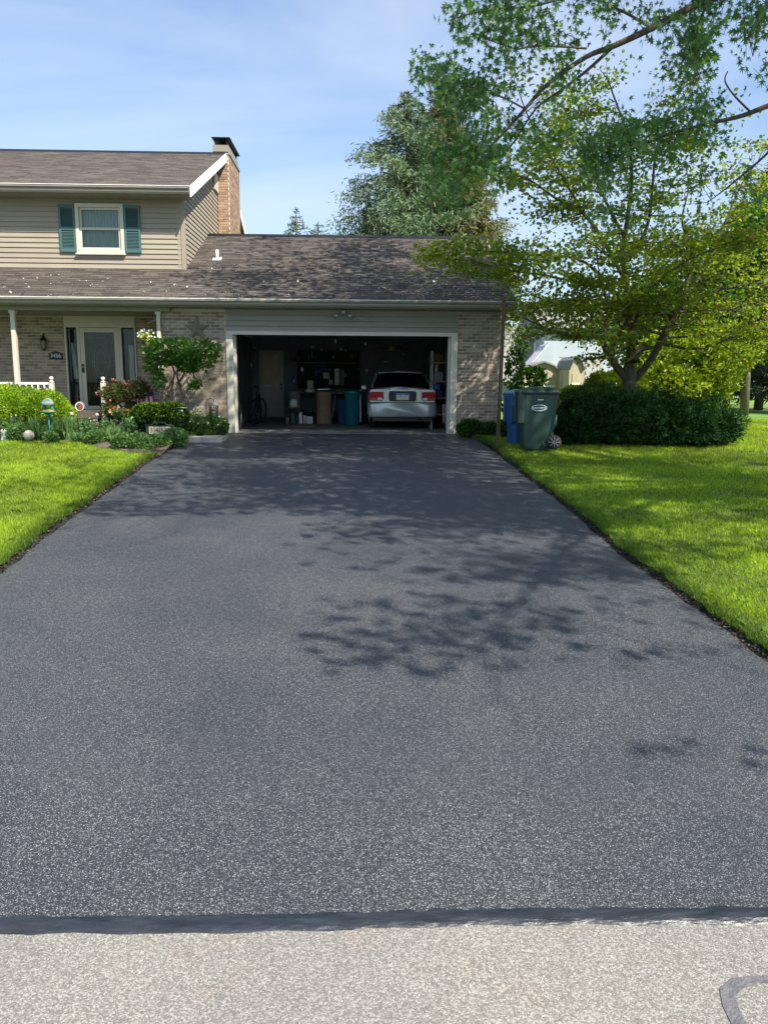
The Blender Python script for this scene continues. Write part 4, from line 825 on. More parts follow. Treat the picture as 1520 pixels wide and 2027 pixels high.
m = MB(); m.hexa([(bxp - .08, 20.8, .98), (bxp + .08, 20.8, .98), (bxp + .02, 21.08, .98), (bxp - .02, 21.08, .98), (bxp - .07, 20.8, 1.03), (bxp + .07, 20.8, 1.03), (bxp + .02, 21.08, 1.01), (bxp - .02, 21.08, 1.01)]); m.build('saddle', 'black_plastic', bk)
# long handled tools leaning left and right
for i, (pa, pb, Y, mt, lb, ct_) in enumerate([((471, 843), (465, 772), 17.9, 'wood', 'thin garden stake leaning nearest the left door frame', 'stake'), ((481, 838), (470, 778), 18.6, 'wood', 'slanting rake handle behind the thin stake', 'rake handle'), ((476, 846), (478, 800), 18.2, 'steel', 'short metal rod standing at the left wall', 'rod'), ((714, 835), (713, 772), 20.4, 'white_paint', 'white pole standing between trash can and car', 'pole'), ((656, 834), (664, 782), 21.3, 'grey_metal', 'grey pipe leaning right of the brown drum', 'pipe'), ((859, 783), (866, 712), 19.3, 'white_trim', 'pale board leaning beside the car, nearest the car', 'board'), ((863, 786), (870, 735), 19.6, 'wood', 'second pale lath leaning right of the white board', 'lath'), ((866, 790), (872, 745), 19.8, 'cream_card', 'cream strip leaning third from the car', 'strip')]):
    m = MB(); a, b = at(*pa, Y), at(*pb, Y + .15); m.tube([a, b], .018 if i != 5 else .035, 6); solo(ct_.replace(' ', '_'), m, mt, lb, ct_)
# shelf of clutter and a rolled flag right of the car
sx0, sx1 = X_(872, 18.9), X_(889, 18.9); sh = thing('storage_shelf', 'narrow crowded shelf rack right of the car inside the garage', 'shelf', ((sx0 + sx1) / 2, 18.9, .006))
for z in (.35, .75, 1.15, 1.6): m = MB(); m.box(sx0 - .25, sx1, 18.9, 19.4, z, z + .03); m.build('shelf_board', 'wood', sh)
for x in (sx0 - .22, sx1 - .03): m = MB(); m.box(x, x + .03, 18.9, 18.94, 0, 1.9); m.box(x, x + .03, 19.36, 19.4, 0, 1.9); m.build('upright', 'grey_metal', sh)
for z, mt, w, h, lb, ct_ in ((.78, 'blue_cloth', .2, .16, 'navy box on the rack beside the car, second shelf', 'box'), (1.18, 'grey_cloth', .22, .22, 'grey bin on the upper shelf of the rack', 'bin'), (.38, 'rust', .16, .2, 'brown can on the lowest rack shelf', 'can'), (.97, 'bin_blue', .12, .14, 'blue jar standing on the navy box', 'jar'), (1.63, 'rust', .2, .2, 'reddish bucket on top of the storage rack', 'bucket')):
    m = MB(); m.bbox(sx0 - .15, sx0 - .15 + w, 18.93, 19.2, z + .002, z + h, .02); solo(ct_, m, mt, lb, ct_)
fl_ = thing('rolled_flag', 'furled red and white striped flag leaning by the right door frame', 'flag', (X_(886, 18.2), 18.2, .0))
a, b = at(882, 843, 18.2), at(888, 776, 18.2); m = MB(); m.tube([a, b], .013, 6); m.build('pole', 'wood', fl_)
for i in range(5):
    m = MB(); u = at(879 + i * 2.2, 817, 18.15); v = at(884 + i * 1.5, 788, 18.15); m.tube([u, v], .014, 5); m.build('stripe', 'red_cloth' if i % 2 == 0 else 'white_cloth', fl_)
for px, lb in ((877, 'bundle of thin laths standing behind the furled flag'), ):
    m = MB()
    for k in range(5): m.tube([at(px + k * 2.4, 838, 18.5), at(px + k * 2 - 1, 800, 18.6)], .009, 5)
    solo('lath_bundle', m, 'cream_card', lb, 'laths')
# ------------------------------------------------------------ wheeled bins
def zt_at(px, py, Y): return at(px, py, Y).z
def wbin(px0, px1, py0, py1, Y, mat, lidmat, label, rz, logo):
    """wheeled cart seen from its side: tapered body, rim, domed lid, handle, two wheels; local x = its length, handle end at -x"""
    a, b = at(px0, py1, Y), at(px1, py0, Y); w = b.x - a.x; h = b.z - a.z; d = .62
    t = thing('wheeled_bin', label, 'bin', ((a.x + b.x) / 2, Y + d / 2, a.z), rz); t['world'] = [0, 0, 0]; g = 'L'
    m = MB(); zs = [(0, .76, .80), (.05, .78, .82), (.62 * h, .90, .93), (.82 * h, .95, .97)]; ring = lambda z, fx, fy: [(p[0], p[1], z) for p in rr(0, 0, w * .46 * fx, d / 2 * fy, .07, 3)]
    R = [ring(*q) for q in zs]; R += [[(p[0], p[1], .82 * h + .001) for p in rr(0, 0, w * .46 * 1.0, d / 2, .07, 3)], [(p[0], p[1], .865 * h) for p in rr(0, 0, w * .46 * 1.0, d / 2, .07, 3)]]
    n = len(R[0]); m.add([p for r in R for p in r], [(i * n + j, i * n + (j + 1) % n, (i + 1) * n + (j + 1) % n, (i + 1) * n + j) for i in range(len(R) - 1) for j in range(n)] + [tuple(range(n))[::-1], tuple(range(n * (len(R) - 1), n * len(R)))], .5)
    bd = m.build('body', mat, t, local=True)
    m = MB(); R = [[(p[0] + ox, p[1], z) for p in rr(0, 0, w * .46 * f + .01, d / 2 * f2 + .01, .08, 3)] for z, f, f2, ox in [(.868 * h, 1.03, 1.03, 0), (.91 * h, 1.04, 1.04, 0), (.93 * h, 1.0, 1.0, 0), (.96 * h, .8, .85, .01), (.985 * h, .5, .55, .02)]]
    m.add([p for r in R for p in r], [(i * n + j, i * n + (j + 1) % n, (i + 1) * n + (j + 1) % n, (i + 1) * n + j) for i in range(4) for j in range(n)] + [tuple(range(n))[::-1], tuple(range(n * 4, n * 5))], .5, True); m.build('lid', lidmat, t, local=True)
    m = MB(); m.bbox(-w * .52, -w * .36, -d * .50, -d * .36, .40 * h, .93 * h, .02); m.bbox(-w * .52, -w * .36, d * .36, d * .50, .40 * h, .93 * h, .02); m.tube([(-w * .50, -d * .42, .90 * h), (-w * .50, d * .42, .90 * h)], .018, 8); m.build('handle', mat, t, local=True)
    m = MB(); m.bbox(w * .10, w * .42, -d / 2 - .012, -d / 2 + .03, .05, .12, .01); m.build('axle_housing', mat, t, local=True)
    for s in (-1, 1):
        m = MB(); m.lathe((w * .36, s * (d / 2 + .03) - .03, .135), [(0, 0), (.10, 0), (.135, .01), (.135, .05), (.10, .06), (0, .06)], 22, axis='Y'); wl_ = m.build('wheel', 'rubber', t, local=True)
        m = MB(); y_ = -(d / 2 + .066) if s < 0 else d / 2 + .063
        for k in range(8): u = k * math.pi / 4; m.tube([(w * .36, y_, .135), (w * .36 + .105 * math.cos(u), y_, .135 + .105 * math.sin(u))], .009, 5)
        m.lathe((w * .36, y_ - .004, .135), [(0, 0), (.028, 0), (.028, .012), (0, .012)], 12, axis='Y'); m.build('spokes', 'grey_cloth', wl_, local=True)
    m = MB(); m.tube([(w * .33, -d / 2 * .99 - .008, .28 * h), (w * .38, -d / 2 * .99 - .02, .40 * h), (w * .40, -d / 2 - .008, .55 * h)], .018, 6); m.build('rib', mat, t, local=True)
    if logo:
        m = MB(); yy = -d / 2 * .945 - .004; zc_ = .655 * h; 
        P = [(.135 * math.cos(q) - .01, yy, zc_ + .052 * math.sin(q)) for q in np.linspace(0, 2 * math.pi, 33)]; m.tube(P, .009, 4, caps=False); m.box(-.13, .11, yy - .006, yy + .004, zc_ - .014, zc_ + .014)
        lg = m.build('logo', 'plate_white', t, local=True); m = MB(); m.box(-.04, .06, yy - .006, yy + .006, zc_ + .14, zc_ + .158); m.build('label_strip', 'plate_white', t, local=True)
        m = MB()
        for k in range(9): m.box(-.105 + k * .023, -.095 + k * .023, yy - .009, yy - .0062, zc_ - .009, zc_ + .008 - .004 * (k % 2))
        m.build('logo_letters', 'bin_green', lg, local=True)
    return t
wbin(1027, 1114, 764, 889, 14.1, 'bin_green', 'bin_green', 'large dark green wheeled bin with white oval emblem at the driveway edge', rad(-4), True)
wbin(1007, 1062, 769, 884, 14.95, 'bin_blue', 'pale_blue_plastic', 'blue wheeled recycling bin with pale lid behind the green bin', rad(4), False)
# wooden post with its brace at the garage corner
p0 = gnd(984, 889); p1 = at(998, 588, p0.y); pst = thing('wooden_post', 'tall weathered wooden post leaning slightly at the garage corner', 'post', tuple(p0))
m = MB(); m.tube([p0 + Vector((0, 0, -.1)), p0 + (p1 - p0) * .5 + Vector((.005, 0, 0)), p1], [.046, .044, .042], 4, sq=True, smooth=False); m.build('shaft', 'wood_post', pst)
m = MB(); a, b = at(1003, 600, p0.y + .1), at(1001, 640, p0.y + .05); m.tube([p0 + (p1 - p0) * .80, a], .025, 4, smooth=False); m.build('brace', 'rust', pst)
# ------------------------------------------------------------ garden ornaments
def gz(x, y): return zg(y) + .10
# hanging basket on its bracket
c = at(300, 637, YG - .1); w0 = at(317, 634, YG - .1); e = at(291, 639, YG - .1); bkt = at(289, 672, YG - .1)
hb_ = thing('hanging_basket', 'hanging basket of white and yellow petunias on an iron bracket by the porch corner', 'hanging basket', (bkt.x, YG - .1, bkt.z - .15))
m = MB(); m.tube([w0, at(308, 631, YG - .1), at(300, 637, YG - .1), e], .010, 6); m.tube([e, Vector((e.x, e.y, bkt.z + .12))], .004, 4); m.build('bracket', 'grey_metal', hb_)
m = MB(); m.lathe((bkt.x, bkt.y, bkt.z - .1), [(0, 0), (.08, 0), (.13, .12), (.12, .12), (0, .11)], 14); m.build('pot', 'rust', hb_)
# garden lantern on a shepherd's hook
b = at(409, 838, 16.6); h_ = thing('garden_hook', 'curled iron hook standing before the brick left of the garage', 'garden hook', (b.x, 16.6, 0)); tp_ = at(409, 797, 16.6)
m = MB(); m.tube([(b.x, 16.6, .0), (b.x, 16.6, tp_.z), (b.x + .03, 16.6, tp_.z + .06), (b.x + .1, 16.6, tp_.z + .09), (b.x + .16, 16.6, tp_.z + .07), (b.x + .17, 16.6, tp_.z + .0)], .008, 6); m.build('rod', 'rust', h_)
c = at(423, 812, 16.55); ln = thing('garden_lantern', 'dark metal lantern with pale top hanging from the curled iron hook', 'lantern', (c.x, 16.55, c.z - .13))
m = MB(); m.box(c.x - .085, c.x + .085, 16.47, 16.63, c.z - .14, c.z - .12)
for sx in (-1, 1):
    for sy in (-1, 1): m.box(c.x + sx * .075 - .008, c.x + sx * .075 + .008, 16.55 + sy * .07 - .008, 16.55 + sy * .07 + .008, c.z - .12, c.z + .1)
for k in range(3): m.box(c.x - .07, c.x + .07, 16.476, 16.48, c.z - .07 + k * .06, c.z - .06 + k * .06)
for k in range(4): m.box(c.x - .06 + k * .04, c.x - .054 + k * .04, 16.476, 16.48, c.z - .12, c.z + .1)
m.build('cage', 'metal_dark', ln)
m = MB(); m.lathe((c.x, 16.55, c.z + .1), [(.12, 0), (.115, .02), (.06, .06), (.015, .08), (0, .08)], 4, False); m.build('top', 'grey_metal', ln)
m = MB(); m.lathe((c.x, 16.55, c.z - .12), [(0, 0), (.04, 0), (.04, .13), (0, .13)], 10); m.build('candle', 'cream_card', ln)
# garden flag on a pale pole
p = at(346, 852, 15.9); q = at(345, 804, 15.9); gf = thing('garden_flag', 'small dark blue garden flag on a white pole', 'garden flag', (p.x, 15.9, gz(p.x, 15.9)))
m = MB(); m.tube([(p.x, 15.9, -.05), (q.x, 15.9, q.z)], .012, 6); m.tube([(q.x, 15.9, q.z - .02), (q.x + .26, 15.9, q.z - .03)], .008, 6); m.build('pole', 'white_paint', gf)
a, b = at(348, 842, 15.9), at(364, 813, 15.9); m = MB(); vs = []; 
for i in range(7):
    for j in range(5): vs.append((lerp(a.x, b.x, i / 6), 15.9 + .015 * math.sin(i * 1.3 + j), lerp(a.z, b.z, j / 4)))
m.add(vs + [(x, y + .004, z) for x, y, z in vs], [(i * 5 + j, (i + 1) * 5 + j, (i + 1) * 5 + j + 1, i * 5 + j + 1) for i in range(6) for j in range(4)] + [(35 + i * 5 + j, 36 + i * 5 + j, 35 + (i + 1) * 5 + j + 1, 35 + (i + 1) * 5 + j) for i in range(6) for j in range(4)], .5, True); m.build('cloth', 'blue_cloth', gf)
m = MB(); a, b = at(349, 815, 15.88), at(362, 811, 15.88); m.box(a.x, b.x, 15.87, 15.88, a.z, b.z); m.build('white_band', 'white_cloth', gf)
# metal number sign staked in the bed
c = at(316, 850, 15.2); sg = thing('number_sign', 'green metal yard sign with arched top and cream house numbers', 'yard sign', (c.x, 15.2, gz(c.x, 15.2)))
m = MB(); w = .26; m.box(c.x - w, c.x + w, 15.2, 15.212, c.z - .10, c.z + .07); m.tube([(c.x - w - .03, 15.205, c.z + .08), (c.x - .15, 15.205, c.z + .085), (c.x - .1, 15.205, c.z + .125), (c.x, 15.205, c.z + .145), (c.x + .1, 15.205, c.z + .125), (c.x + .15, 15.205, c.z + .085), (c.x + w + .03, 15.205, c.z + .08)], .012, 6)
for x in (-w, w): m.tube([(c.x + x, 15.205, zg(15.2)), (c.x + x, 15.205, c.z + .08)], .01, 6)
m.build('plate', 'bin_green', sg)
for k, chv in enumerate('3456'):
    x = c.x - .16 + k * .106; m = MB(); m.box(x - .045, x + .045, 15.193, 15.199, c.z - .085, c.z + .055); ti = m.build('number_tile', 'cream_card', sg); text(chv, .13, 'interior_dark', sg, (x, 15.191, c.z - .015), 'number')
# striped bunting between the shrubs
bt = thing('flag_bunting', 'half round flag bunting with dark field and red white stripes above the small hedge', 'bunting', (X_(288, 16.6), 16.6, at(288, 800, 16.6).z))
a, b = at(275, 784, 16.6), at(304, 775, 16.6); m = MB(); m.box(a.x, b.x, 16.6, 16.612, a.z, b.z); m.build('field', 'blue_cloth', bt)
for i in range(7):
    u0, u1 = lerp(a.x, b.x, i / 7), lerp(a.x, b.x, (i + 1) / 7); o_ = (i - 3) * .012; m = MB(); m.hexa([(u0 + o_, 16.59, a.z - .16), (u1 + o_, 16.59, a.z - .16), (u1 + o_, 16.6, a.z - .16), (u0 + o_, 16.6, a.z - .16), (u0, 16.595, a.z - .001), (u1, 16.595, a.z - .001), (u1, 16.605, a.z - .001), (u0, 16.605, a.z - .001)]); m.build('stripe', 'red_cloth' if i % 2 == 0 else 'white_cloth', bt)
m = MB(); m.tube([((a.x + b.x) / 2, 16.61, .1), ((a.x + b.x) / 2, 16.61, b.z)], .008, 5); m.build('stake', 'metal_dark', bt)
# red striped pot and pale blooms by the variegated shrub
c = at(374, 825, 16.3); m = MB(); m.lathe((c.x, 16.3, .04), [(0, 0), (.09, 0), (.12, .25), (.13, .27), (.115, .27), (0, .26)], 16); jar = solo('striped_pot', m, 'white_cloth', 'round white pot with red stripes beside the dark garden flag', 'pot', (c.x, 16.3, .04))
for k in range(3): m = MB(); r_ = .095 + .011 * (k * 2 + 1); m.lathe((c.x, 16.3, .04 + .05 + .08 * k), [(r_ + .004, 0), (r_ + .010, .03)], 16, caps=False); m.build('stripe', 'red_cloth', jar)
# stone ball, teal ornament, solar lights, plaque
c = at(57, 862, 15.1); m = MB(); m.lathe((c.x, 15.1, gz(0, 15.1) - .03), [(0, 0), (.04, .005), (.085, .045), (.105, .1), (.09, .16), (.05, .2), (0, .212)], 18); solo('stone_ball', m, 'stone_ball', 'pale weathered stone ball at the front of the bed', 'ball')
f0 = at(98, 850, 15.3); og = thing('bird_bath_ornament', 'teal ornament of two painted birds on a striped dish with a glass dome', 'garden ornament', (f0.x, 15.3, gz(0, 15.3)))
dz = at(98, 817, 15.3).z; m = MB(); m.tube([(f0.x, 15.3, zg(15.3)), (f0.x, 15.3, dz)], .012, 8); m.build('stem', 'teal_paint', og)
m = MB(); m.lathe((f0.x, 15.3, dz), [(0, -.02), (.06, -.015), (.14, .01), (.15, .02), (.11, .035), (0, .02)], 20); m.build('dish', 'teal_paint', og)
m = MB(); m.lathe((f0.x, 15.3, dz + .022), [(.13, 0), (.09, .035), (0, .05)], 18); m.build('painted_rim', 'orange_paint', og)
for s in (-1, 1):
    m = MB(); x = f0.x + s * .07; z = dz + .10; m.lathe((x, 15.3, z), [(0, -.05), (.03, -.035), (.04, 0), (.028, .035), (.02, .05), (0, .07)], 10); m.tube([(x, 15.3, z - .02), (x + s * .07, 15.3, z - .045)], [.02, .004], 5); m.build('bird', 'teal_plastic' if s < 0 else 'teal_paint', og)
m = MB(); m.lathe((f0.x, 15.3, dz + .15), [(.115, 0), (.11, .05), (.08, .10), (.03, .13), (0, .135)], 16); m.build('dome', 'pale_ceramic', og)
c = at(158, 804, YG + .3); pq = thing('round_plaque', 'round pale plaque with a small red figure standing by the storm door', 'plaque', (c.x, YG + .3, c.z - .1))
m = MB(); m.lathe((c.x, YG + .3, c.z), [(0, 0), (.105, 0), (.11, .02), (0, .025)], 22, axis='Y'); m.build('disc', 'grey_cloth', pq)
m = MB(); m.lathe((c.x, YG + .285, c.z), [(.075, 0), (.082, .012), (.095, .012), (.10, 0)], 22, axis='Y', caps=False); m.build('rim', 'white_cloth', pq)
m = MB(); m.prism([(c.x - .03, c.z - .06), (c.x + .03, c.z - .06), (c.x + .018, c.z + .01), (c.x - .018, c.z + .01)], YG + .288, YG + .299); m.lathe((c.x, YG + .288, c.z + .03), [(0, 0), (.022, 0), (.022, .01), (0, .01)], 10, axis='Y'); m.build('figure', 'ornament_red', pq)
for px, py, lb in ((142, 820, 'pale round solar light on a thin stake before the porch step'), (192, 822, 'white solar light on a tall thin stake beside the porch post'), (277, 848, 'glowing cream solar globe low beside the number sign')):
    c = at(px, py, 16.0); t = thing('solar_light', lb, 'garden light', (c.x, 16.0, gz(0, 16)), group=None); m = MB(); m.tube([(c.x, 16.0, 0), (c.x, 16.0, c.z)], .006, 5); m.build('stake', 'grey_metal', t)
    m = MB(); m.lathe((c.x, 16.0, c.z), [(0, -.03), (.03, -.02), (.04, .01), (.025, .04), (0, .05)], 12); m.build('globe', 'cream_card', t)
for k, px in enumerate((4, 9, 14)):
    c = at(px, 858, 15.4); m = MB(); m.prism([(c.x - .025, zg(15.4)), (c.x + .025, zg(15.4)), (c.x + .025, c.z + .05), (c.x, c.z + .09), (c.x - .025, c.z + .05)], 15.4, 15.42); solo('picket_edging', m, 'white_paint', ['leftmost', 'middle', 'rightmost'][k] + ' of three short white pickets at the left end of the bed', 'edging picket')
c = at(207, 858, 15.2); m = MB()
for k in range(5): a = k * 1.26; m.tube([(c.x, 15.2, c.z - .1), (c.x + .05 * math.cos(a), 15.2 + .03 * math.sin(a), c.z), (c.x + .09 * math.cos(a), 15.2 + .04 * math.sin(a), c.z + .05 * math.sin(a + 1))], [.02, .015, .008], 6)
m.lathe((c.x, 15.2, c.z - .22), [(0, 0), (.06, 0), (.03, .05), (.025, .14), (0, .14)], 10); solo('metal_figure', m, 'grey_metal', 'small grey metal figure standing among the perennials', 'garden figure')
# ------------------------------------------------------------ plants
leafmat('maple_leaf', (.05, .125, .045), (.13, .26, .075), .5, rough=.42, spec=.4)
leafmat('red_maple_leaf', (.10, .155, .025), (.30, .38, .04), .6, c3=(.17, .06, .02))
leafmat('yew_leaf', (.007, .028, .008), (.028, .082, .016), .15, rough=.6, spec=.15)
leafmat('gold_leaf', (.10, .17, .012), (.34, .42, .022), .42)
leafmat('privet_leaf', (.11, .20, .012), (.34, .50, .025), .35)
leafmat('dark_shrub_leaf', (.018, .055, .012), (.06, .13, .018), .3)
leafmat('dogwood_leaf', (.030, .095, .014), (.10, .21, .028), .38)
leafmat('azalea_leaf', (.05, .065, .02), (.12, .14, .035), .3)
leafmat('pink_petal', (.42, .10, .13), (.58, .20, .22), .35)
leafmat('white_petal', (.7, .7, .6), (.85, .85, .8), .3)
leafmat('yellow_petal', (.5, .55, .05), (.75, .75, .2), .35)
leafmat('peach_petal', (.65, .25, .12), (.8, .5, .35), .35)
leafmat('varieg_leaf', (.05, .13, .03), (.13, .22, .05), .3, c3=(.6, .62, .35))
leafmat('lily_leaf', (.07, .15, .05), (.19, .31, .11), .3)
leafmat('perennial_leaf', (.055, .13, .04), (.17, .30, .09), .3)
leafmat('spruce_leaf', (.085, .145, .08), (.17, .24, .12), .15, rough=.6)
leafmat('dry_spruce_leaf', (.10, .125, .05), (.21, .21, .09), .2, rough=.6, c3=(.2, .13, .07))
leafmat('distant_leaf', (.04, .09, .03), (.11, .20, .05), .3)
leafmat('black_spruce_leaf', (.014, .035, .016), (.045, .075, .028), .12)
def smooth(pts, k=4):
    p = [Vector(q) for q in pts]; out = []
    for i in range(len(p) - 1):
        a, b, c, d = p[max(i - 1, 0)], p[i], p[i + 1], p[min(i + 2, len(p) - 1)]
        for j in range(k):
            t = j / k; out.append(.5 * ((2 * b) + (c - a) * t + (2 * a - 5 * b + 4 * c - d) * t * t + (3 * b - a - 3 * c + d) * t ** 3))
    return out + [p[-1]]
def rv(s=1.0): return Vector((random.gauss(0, s), random.gauss(0, s), random.gauss(0, s)))
def grow(mb, tw, p, d, L, r, lv, droop=0.0, flat=1.0, kids=4, wig=.18, minr=.004):
    """one branch and its side branches; tw collects the last twigs as (point, direction)"""
    n = max(3, int(L / .22)); pts = [p.copy()]; d = d.normalized(); st = L / n
    for i in range(n):
        w = rv(wig); w.z *= flat; d = (d + w + Vector((0, 0, -droop))).normalized(); pts.append(pts[-1] + d * st)
    mb.tube(pts, [max(lerp(r, r * .35, i / n), minr) for i in range(n + 1)], 7 if r > .05 else 5 if r > .02 else 3, caps=False)
    if lv == 0:
        for i in range(1, n + 1): tw.append((pts[i], (pts[i] - pts[i - 1]).normalized()))
        return
    for k in range(kids):
        t = random.uniform(.25, 1); i = min(int(t * n), n - 1); q = pts[i].lerp(pts[i + 1], t * n - i); ax = (pts[i + 1] - pts[i]).normalized()
        s = rv(1); s.z *= flat; s = (s - ax * s.dot(ax)).normalized(); nd = (ax * random.uniform(.4, .9) + s).normalized(); nd.z = nd.z * flat + .05
        grow(mb, tw, q, nd, L * random.uniform(.4, .68), max(r * .45, minr), lv - 1, droop, flat, kids, wig, minr)
def along(pts, t):
    n = len(pts) - 1; i = min(int(t * n), n - 1); return pts[i].lerp(pts[i + 1], t * n - i), (pts[i + 1] - pts[i]).normalized()
def scatter(tw, per, jit, zj=None):
    """points round twig nodes"""
    P = np.array([tuple(a) for a, _ in tw]); D = np.array([tuple(b) for _, b in tw]); P = np.repeat(P, per, 0); D = np.repeat(D, per, 0)
    J = RNG.normal(0, jit, P.shape); 
    if zj is not None: J[:, 2] = RNG.normal(0, zj, len(P))
    return P + J, D
# ---- small maple with wide flat layers, right of the bins
jm = thing('layered_maple_tree', 'spreading multi stemmed maple with flat layers of olive green leaves behind the dark yews', 'tree', (X_(1247, 16.2), 16.2, -.05))
mb = MB(); tw = []; mbt = MB()
def LMB(pl, Y0, Y1, r0, r1, sub, L, lv=1, kids=4, tgt=None):
    n = len(pl); pts = smooth([at(px, py, lerp(Y0, Y1, i / (n - 1)) + random.uniform(-.06, .06)) for i, (px, py) in enumerate(pl)])
    m = len(pts); (tgt or mb).tube(pts, [.8 * lerp(r0, r1, i / (m - 1)) for i in range(m)], 9 if r0 > .05 else 6, caps=False)
    for k in range(int(sub * 1.5)):
        t = random.uniform(.25, 1.0); q, ax = along(pts, t); s = rv(1); s.z *= .25; s = (s - ax * s.dot(ax)).normalized()
        nd = ax * random.uniform(.2, .7) + s; nd.z *= .3; grow(mb, tw, q, nd, L * random.uniform(.6, 1.15), lerp(r0, r1, t) * .4, lv, .01, .28, kids)
    q, ax = along(pts, .999); grow(mb, tw, pts[-1], ax, L * .7, r1, lv, .01, .4, kids)
    return pts
Yb = 16.2
LMB([(1247, 800), (1246, 770), (1245, 742)], Yb, Yb, .20, .16, 0, 1)
LMB([(1243, 752), (1222, 728), (1203, 700), (1190, 674), (1165, 662), (1120, 660), (1085, 652), (1062, 640)], Yb, 15.2, .115, .022, 9, .75)
LMB([(1203, 702), (1222, 665), (1240, 640), (1235, 600), (1200, 570), (1150, 560), (1080, 545), (1010, 535), (950, 520)], Yb, 14.6, .07, .012, 16, .9)
LMB([(1246, 752), (1248, 700), (1249, 640), (1240, 560), (1232, 500), (1242, 430), (1250, 350), (1242, 270), (1215, 190)], Yb, 16.4, .12, .02, 16, 1.0)
LMB([(1256, 752), (1288, 712), (1312, 670), (1330, 630), (1345, 606), (1395, 580), (1460, 566), (1530, 556)], Yb, 15.4, .10, .03, 14, 1.1)
LMB([(1288, 712), (1315, 655), (1345, 612), (1360, 560), (1370, 500), (1350, 440), (1362, 380)], Yb, 17.2, .075, .018, 12, 1.0)
LMB([(1240, 560), (1190, 470), (1150, 418), (1100, 392), (1040, 352), (950, 330)], 16.3, 15.6, .06, .012, 14, .8)
LMB([(1155, 422), (1125, 370), (1085, 300), (1050, 240), (1030, 190)], 16.0, 15.6, .04, .012, 11, .8)
LMB([(1235, 470), (1200, 400), (1170, 330), (1160, 250), (1130, 180)], 16.4, 17, .045, .012, 12, .85)
LMB([(1240, 520), (1280, 450), (1292, 360), (1300, 290), (1335, 210)], 16.3, 16.5, .055, .012, 14, .9)
LMB([(1238, 600), (1160, 520), (1080, 505), (1010, 500), (930, 495), (880, 500)], 16.2, 13.8, .04, .008, 8, .6)
LMB([(1350, 600), (1400, 520), (1435, 440), (1470, 360), (1500, 320)], 16.6, 17, .05, .012, 13, 1.0)
LMB([(1310, 680), (1380, 690), (1450, 668), (1530, 645)], 16, 14.9, .05, .02, 12, 1.1)
LMB([(1345, 610), (1420, 620), (1480, 600), (1560, 600)], 16, 17.5, .045, .02, 12, 1.1)
LMB([(1240, 620), (1180, 600), (1120, 600), (1060, 610)], 16.2, 17.6, .05, .012, 12, .9)
LMB([(1255, 640), (1300, 560), (1390, 500), (1480, 480)], 16.2, 14.6, .05, .012, 13, 1.0)
LMB([(1248, 660), (1270, 600), (1300, 540), (1310, 480)], 16.2, 17.8, .05, .012, 12, 1.0)
LMB([(1246, 660), (1210, 620), (1190, 560), (1180, 500)], 16.2, 14.4, .04, .012, 12, .9)
LMB([(1330, 630), (1300, 600), (1270, 585), (1200, 640)], 16.2, 14.2, .04, .012, 9, .8)
mb.build('trunk', 'bark', jm)
print('TW', len(tw)); P, D = scatter(tw, 9, .15, .06)
hz = np.clip(.45 + .25 * lump(P, 1.6) + RNG.normal(0, .2, len(P)), 0, .96); hz[RNG.uniform(0, 1, len(P)) < .014] = 1
D[:, 2] *= .2; leaves('crown', 'red_maple_leaf', P, .074, 'round', D, .6, jm, tint=hz, up=-.1, flatn=.4)
# ---- big silver maple out to the right, its drooping boughs in view, its crown shading house and lawn
bm_ = thing('overhanging_maple_tree', 'large maple with star shaped leaves whose boughs hang in from the upper right', 'tree', (9.6, 7.2, zg(7.2)))
tb = MB(); g0 = Vector((9.6, 7.2, zg(7.2) - .1))
tr = smooth([g0, (9.5, 7.2, 1.2), (9.3, 7.4, 3), (9.0, 7.6, 5)]); tb.tube(tr, [.50, .42, .38, .36, .35, .34, .33, .32, .31, .30, .29, .28, .27], 14, caps=False)
ctw = []
for tgt, r in [((3.2, 13.5, 10.5), .13), ((7, 15, 11), .14), ((10, 13, 12), .13), ((4.0, 8, 10.2), .14), ((6.5, 9, 13), .15), ((11, 8, 13), .14), ((5.0, 3.4, 8.5), .12), ((8, 1.8, 10), .12), ((12, 4, 11), .12), ((2.8, 10.5, 9.6), .10), ((5.5, 12, 12.2), .12), ((6.2, 5.5, 11), .12), ((5.75, -.4, 7.5), .10), ((8.1, .2, 9), .10), ((7.4, 1.4, 8.6), .09), ((10.6, 2.2, 10), .10), ((2.4, 3.2, 9.8), .09), ((12.5, 5, 11.5), .10), ((1.8, 12.3, 10.6), .11), ((2.8, 15, 11.6), .11), ((5, 16.5, 12.8), .11), ((.6, 10.5, 10), .09), ((1.0, 8, 9.6), .09), ((3.4, 3.4, 8.6), .10), ((1.6, 5.6, 9.4), .09), ((14.5, 6, 10.5), .10)]:
    s = tr[-1]; e = Vector(tgt); mid = s.lerp(e, .45) + Vector((0, 0, .9)); pts = smooth([s, mid, e], 6); n = len(pts)
    tb.tube(pts, [lerp(r * .62, .015, i / (n - 1)) for i in range(n)], 8, caps=False)
    for k in range(13):
        q, ax = along(pts, random.uniform(.4, 1)); grow(tb, ctw, q, (ax * .5 + rv(.8)).normalized(), random.uniform(1.1, 2.1), .018, 1, .03, .6, 4)
P, D = scatter(ctw, 13, .34)
keep = ~((P[:, 2] < CAMZ + .46 * P[:, 1]) & (P[:, 0] < .6 * P[:, 1]) & (P[:, 1] > 0))
LX = P[:, 0] - SUN.x / SUN.z * (P[:, 2] + .3); LY = P[:, 1] - SUN.y / SUN.z * (P[:, 2] + .3)
